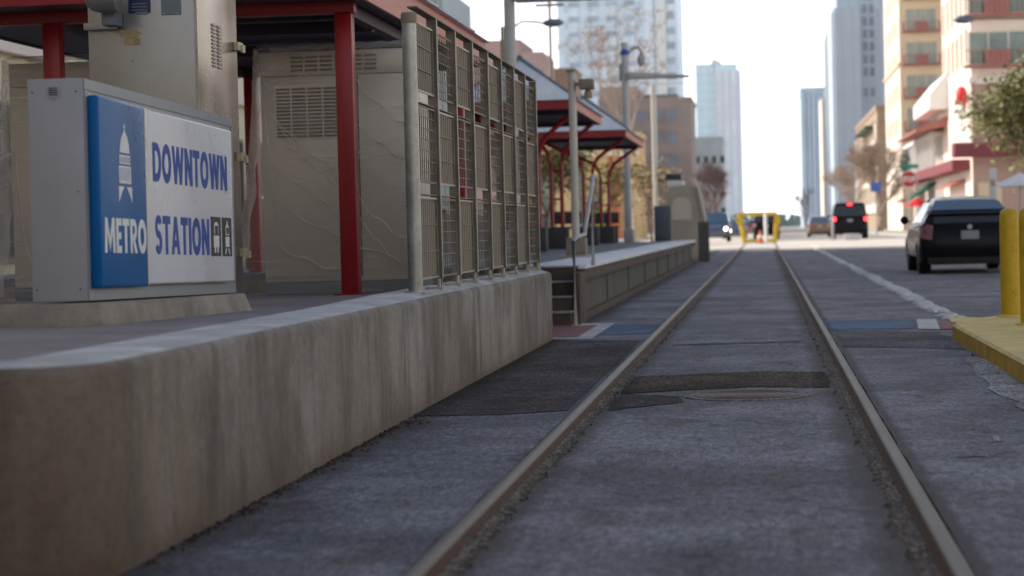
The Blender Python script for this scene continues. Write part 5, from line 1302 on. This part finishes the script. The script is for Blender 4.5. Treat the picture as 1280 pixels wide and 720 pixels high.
# ================================================================== TREES
def branch_tree(mb, base, h, spread, seed, levels=4, r0=.12, lean=0):
    r = random.Random(seed); tips = []
    def grow(p, d, l, rad, lv):
        q = p+d*l; mid = p.lerp(q, .5)+Vector((r.uniform(-.06, .06), r.uniform(-.06, .06), 0))*l
        mb.tube([p, mid, q], rad, 5, rad*.62, caps=False); tips.append((q, lv))
        if lv == 0: return
        for k in range(r.choice((2, 3, 3))):
            nd_ = (d+Vector((r.uniform(-1, 1), r.uniform(-1, 1), r.uniform(-.25, .5)))*spread).normalized()
            grow(q, nd_, l*r.uniform(.62, .82), rad*.6, lv-1)
        if lv > 1: grow(mid, (d+Vector((r.uniform(-1, 1), r.uniform(-1, 1), .2))*spread).normalized(), l*.6, rad*.45, lv-2)
    grow(Vector(base), Vector((lean, 0, 1)).normalized(), h*.30, r0, levels)
    return tips
def tree(name, label, x, y, h, trunk_mat, leaf=None, seed=1, spread=.7, levels=5, leafn=14, leafs=.12, r0=.12, z0=.0, blobr=.35, minlv=2):
    t = thing(name, label, 'tree', (x, y, z0)); mb = MB()
    tips = branch_tree(mb, (0, 0, 0), h, spread, seed, levels, r0)
    mb.build('trunk', trunk_mat, t)
    r = random.Random(seed+5); mb = MB()
    for q, lv in tips:
        if lv > minlv: continue
        if leaf:
            for k in range(leafn):
                c = q+Vector((r.gauss(0, blobr), r.gauss(0, blobr), r.gauss(0, blobr*.8))); a = Vector((r.uniform(-1, 1), r.uniform(-1, 1), r.uniform(-.6, .6))).normalized(); b = a.cross(Vector((r.uniform(-1, 1), r.uniform(-1, 1), 1))).normalized(); s = leafs*r.uniform(.6, 1.3)
                mb.poly([c-a*s, c-b*s*.55, c+a*s, c+b*s*.55], [(0, 1, 2, 3)])
        else:
            for k in range(3):
                d = Vector((r.uniform(-1, 1), r.uniform(-1, 1), r.uniform(-.2, 1))).normalized()*leafs; w = d.cross(Vector((0, 1, 0))).normalized()*.012*h/8
                mb.poly([q-w, q+w, q+d], [(0, 1, 2)])
    mb.build('crown', leaf or trunk_mat, t, smooth=0)
    return t
tree('oak_tree', 'leafy olive green oak reaching in from the right edge of the frame', 11.9, 92, 7.2, 'bark', 'leafgreen', 11, .8, 5, 44, .13, .16, 0, .5, 3)
tree('bare_tree', 'bare tan street tree in front of the brown building on the right', X(1100, 185), 185, 8.2, 'twig', None, 21, .55, 6, 3, .7, .30, .14)
tree('bare_tree', 'farther bare tree right above the black SUV', X(1062, 230), 230, 8, 'twig', None, 25, .6, 6, 3, .8, .2, .0)
tree('bare_tree', 'tall pale bare tree in front of the hotel tower', X(792, 118), 118, 12.5, 'twig', None, 33, .42, 5, 3, .4, .10)
tree('bare_tree', 'dark bare tree right of the beige kiosk, in front of the limestone block', X(893, 190), 190, 6.8, 'twigdark', None, 41, .95, 6, 3, .9, .3, .14)
tree('autumn_tree', 'brown leaved autumn tree right of the blade arm lamp pole', X(815, 92), 92, 3.9, 'bark', 'leafbrown', 51, .5, 5, 6, .10, .09, .14, .3)
tree('autumn_tree', 'yellow green tree behind the nearer far shelter columns', X(685, 80), 80, 4.6, 'bark', 'leafyellow', 57, .7, 5, 9, .12, .09, .14, .35)
tree('autumn_tree', 'sparse golden tree behind the farther shelter', X(752, 86), 86, 4.0, 'bark', 'leafyellow', 63, .7, 5, 2, .10, .09, .14, .35)
tree('street_tree', 'small dark tree under the slate blue tower on the right of the open sky', X(1008, 330), 330, 6.5, 'twigdark', None, 71, .6, 5, 6, .6, .2, .0, .5)
pl = thing('shrub', 'bushy green plant and red banner on the podium terrace', 'plant', (XR-.5, 180, 4.7))
mb = MB(); r_ = random.Random(4)
for k in range(500):
    c = Vector((r_.gauss(0, .45), r_.gauss(0, 1.2), abs(r_.gauss(.9, .6)))); a = Vector((r_.uniform(-1, 1), r_.uniform(-1, 1), r_.uniform(-1, 1))).normalized()*.2; b = a.cross(Vector((0, 0, 1))).normalized()*.09
    mb.poly([c-a, c-b, c+a, c+b], [(0, 1, 2, 3)])
mb.build('foliage', 'shrub', pl, smooth=0)
MB().tube([(0, 0, 0), (0, 0, 1)], .05, 6).build('stem', 'bark', pl)
mb = MB()
for k in range(1600):
    x = rg.uniform(-60, 70); c = Vector((x, 950+rg.uniform(-20, 20), abs(rg.gauss(0, 2.2)))); s = rg.uniform(.6, 1.6)
    mb.poly([c+Vector((-s, 0, 0)), c+Vector((0, 0, -s)), c+Vector((s, 0, 0)), c+Vector((0, 0, s*.8))], [(0, 1, 2, 3)])
stuff('distant_trees', mb, 'fartree', 'hazy line of distant trees at the end of the street', 'trees', smooth=0)

# ================================================================== SIGNS, LAMPS
Y = 112; p = at(1136, 224, Y)
t = thing('stop_sign', 'red octagonal STOP sign under a green street name blade', 'sign', (p.x, Y, 0.14))
MB().tube([(0, .03, -.12), (0, .03, p.z+.75)], .035, 8).build('post', 'galv', t)
s_ = .46; oc = [(s_*math.cos(R(22.5+45*k)), 0, p.z-.14+s_*math.sin(R(22.5+45*k))) for k in range(8)]
MB().prism(oc, (0, .02, 0)).build('border', 'signwhite', t)
oc = [(.92*q[0], -.006, (q[2]-p.z+.14)*.92+p.z-.14) for q in oc]; pl_ = MB().prism(oc, (0, .004, 0)).build('octagon', 'signred', t)
text_mesh('STOP', 'lettering', 'signwhite', pl_, (-.33, -.009, p.z-.28), (1, 0, 0), .66, .28, .003, .03)
MB().box(-.48, .48, -.01, .02, p.z+.42, p.z+.62).build('street_name_blade', 'signgreen', t)
Y = 60; p = at(1241, 230, Y)
t = thing('parking_sign', 'small white regulation sign on a post right of the black hatchback', 'sign', (p.x, Y, .14))
MB().tube([(0, .02, -.1), (0, .02, p.z+.3)], .022, 8).build('post', 'galv', t)
MB().box(-.10, .10, -.01, .0, p.z-.55, p.z+.30).build('plate', 'signwhite', t, bevel=.004); MB().box(-.06, .06, -.014, -.011, p.z-.2, p.z-.02).build('red_mark', 'pinkish', t)
Y = 150; p = at(1095, 233, Y)
t = thing('blue_sign', 'small blue sign on a pole in front of the bare street tree', 'sign', (p.x, Y, .14))
MB().tube([(0, .05, -.1), (0, .05, p.z+.4)], .05, 8).build('post', 'galv', t)
MB().box(-.36, .36, -.02, 0, p.z-.5, p.z+.15).build('plate', 'signblue', t, bevel=.01)
# street lamp right
def cobra(Y, base_x, z_arm, head, arm0, label, pole=True):
    t = thing('street_lamp', label, 'street lamp', (base_x, Y, 0), group='cobra head street lamps')
    MB().tube([(0, 0, 0), (0, 0, arm0.z+.2)], .10, 10, .07).build('pole', 'galvdark', t)
    l = Vector((base_x, Y, 0)); h = head-l; a = arm0-l
    MB().tube([a, a.lerp(h, .4)+Vector((0, 0, .25)), a.lerp(h, .8)+Vector((0, 0, .10)), h], .04, 8).build('arm', 'galvdark', t)
    d = 1 if h.x > 0 else -1
    MB().lathe([(.001, -.05), (.09, 0), (.15, .25), (.14, .5), (.05, .68), (.001, .7)], 12, (h.x, h.y, h.z), 'x').build('lamp_head', 'greyplate', t, smooth=60) if d > 0 else MB().lathe([(.001, .05), (.09, 0), (.15, -.25), (.14, -.5), (.05, -.68), (.001, -.7)], 12, (h.x, h.y, h.z), 'x').build('lamp_head', 'greyplate', t, smooth=60)
Y = 80; cobra(Y, X(1330, Y), 0, at(1216, 24, Y), at(1325, 36, Y), 'street lamp whose curved arm reaches in from the right edge of the frame')
Y = 75; cobra(Y, X(634, Y), 0, at(680, 29, Y), at(634, 40, Y), 'street lamp with thin arm right of the thick grey pole')
t = thing('utility_pole', 'thin dark utility pole left of the hotel tower', 'pole', (X(693.5, 90), 90, 0))
MB().tube([(0, 0, 0), (0, 0, 12)], .085, 8, .06).build('shaft', 'galvdark', t); MB().box(-.6, .6, -.05, .05, 10.4, 10.52).build('crossarm', 'galvdark', t)
t = thing('traffic_pole', 'slim pale pole in front of the mauve brick building', 'pole', (X(820, 88), 88, 0))
MB().tube([(0, 0, 0), (0, 0, Z(815, 105, 88))], .09, 10).build('shaft', 'polebeige', t); MB().lathe([(.12, 0), (.12, .2)], 10).build('base', 'polebeige', t)
t = thing('street_lamp', 'distant street lamp head over the gap between hotel and glass tower', 'street lamp', (X(822, 140), 140, 0), group='cobra head street lamps')
MB().tube([(0, 0, 0), (0, 0, Z(860, 104, 140))], .09, 8).build('pole', 'polebeige', t); MB().tube([(0, 0, Z(860, 104, 140)), (X(870, 140)-X(822, 140), 0, Z(870, 103, 140))], .05, 6).build('arm', 'polebeige', t)
# cafe parasol right
Y = 62; p = at(1275, 232, Y)
t = thing('parasol', 'pale blue and white cafe parasol at the right edge beyond the hatchback', 'parasol', (p.x, Y, .14))
MB().tube([(0, 0, 0), (0, 0, p.z+.2)], .025, 8).build('pole', 'galv', t)
mb = MB(); mb.poly([(0, 0, p.z+.22)]+[(.85*math.cos(R(45*k)), .85*math.sin(R(45*k)), p.z-.16) for k in range(8)], [(0, k+1, (k+1) % 8+1) for k in range(8)]); mb.build('canopy', 'platedge', t, smooth=0)
Y = 160; p = at(1147, 256, Y)
t = thing('parasol', 'bright red parasol on the far right sidewalk left of the hatchback roof', 'parasol', (p.x, Y, .14))
MB().tube([(0, 0, 0), (0, 0, p.z+.2)], .03, 8).build('pole', 'galv', t)
mb = MB(); mb.poly([(0, 0, p.z+.4)]+[(1.1*math.cos(R(45*k)), 1.1*math.sin(R(45*k)), p.z-.25) for k in range(8)], [(0, k+1, (k+1) % 8+1) for k in range(8)]); mb.build('canopy', 'brightred', t, smooth=0)

# ================================================================== LIGHT
EL, AZ = 34, 282
w = bpy.data.worlds.new('World'); scene.world = w; w.use_nodes = True; nt = w.node_tree
bg = nt.nodes['Background']; sky = nt.nodes.new('ShaderNodeTexSky'); sky.sky_type = 'NISHITA'; sky.sun_disc = False
sky.sun_elevation = R(EL); sky.sun_rotation = R(AZ); sky.air_density = 1.0; sky.dust_density = 2.5; sky.ozone_density = 1.0
# bright whitish haze low over the horizon, blending into the clear sky above
tc = nt.nodes.new('ShaderNodeTexCoord'); sp = nt.nodes.new('ShaderNodeSeparateXYZ'); nt.links.new(tc.outputs['Generated'], sp.inputs[0])
rp = nt.nodes.new('ShaderNodeValToRGB'); rp.color_ramp.elements[0].position = .12; rp.color_ramp.elements[0].color = (1, 1, 1, 1); rp.color_ramp.elements[1].position = .5; rp.color_ramp.elements[1].color = (0, 0, 0, 1)
nt.links.new(sp.outputs['Z'], rp.inputs['Fac'])
mx = nt.nodes.new('ShaderNodeMix'); mx.data_type = 'RGBA'; nt.links.new(rp.outputs['Color'], mx.inputs[0]); nt.links.new(sky.outputs[0], mx.inputs[6]); mx.inputs[7].default_value = (12.5, 12.8, 13.3, 1)
nt.links.new(mx.outputs[2], bg.inputs['Color']); bg.inputs['Strength'].default_value = .15
sd_ = bpy.data.lights.new('sun', 'SUN'); sd_.energy = 5.0; sd_.angle = R(.5); sd_.color = (1, .93, .82)
so = bpy.data.objects.new('sun', sd_); COL.objects.link(so)
dirv = Vector((math.sin(R(AZ))*math.cos(R(EL)), math.cos(R(AZ))*math.cos(R(EL)), math.sin(R(EL))))
so.rotation_euler = dirv.to_track_quat('Z', 'Y').to_euler(); so.location = dirv*50

scene.view_settings.view_transform = 'Standard'; scene.view_settings.look = 'None'; scene.view_settings.exposure = 0; scene.view_settings.gamma = 1
scene.cycles.use_denoising = True
scene.cycles.max_bounces = 8; scene.cycles.transparent_max_bounces = 12
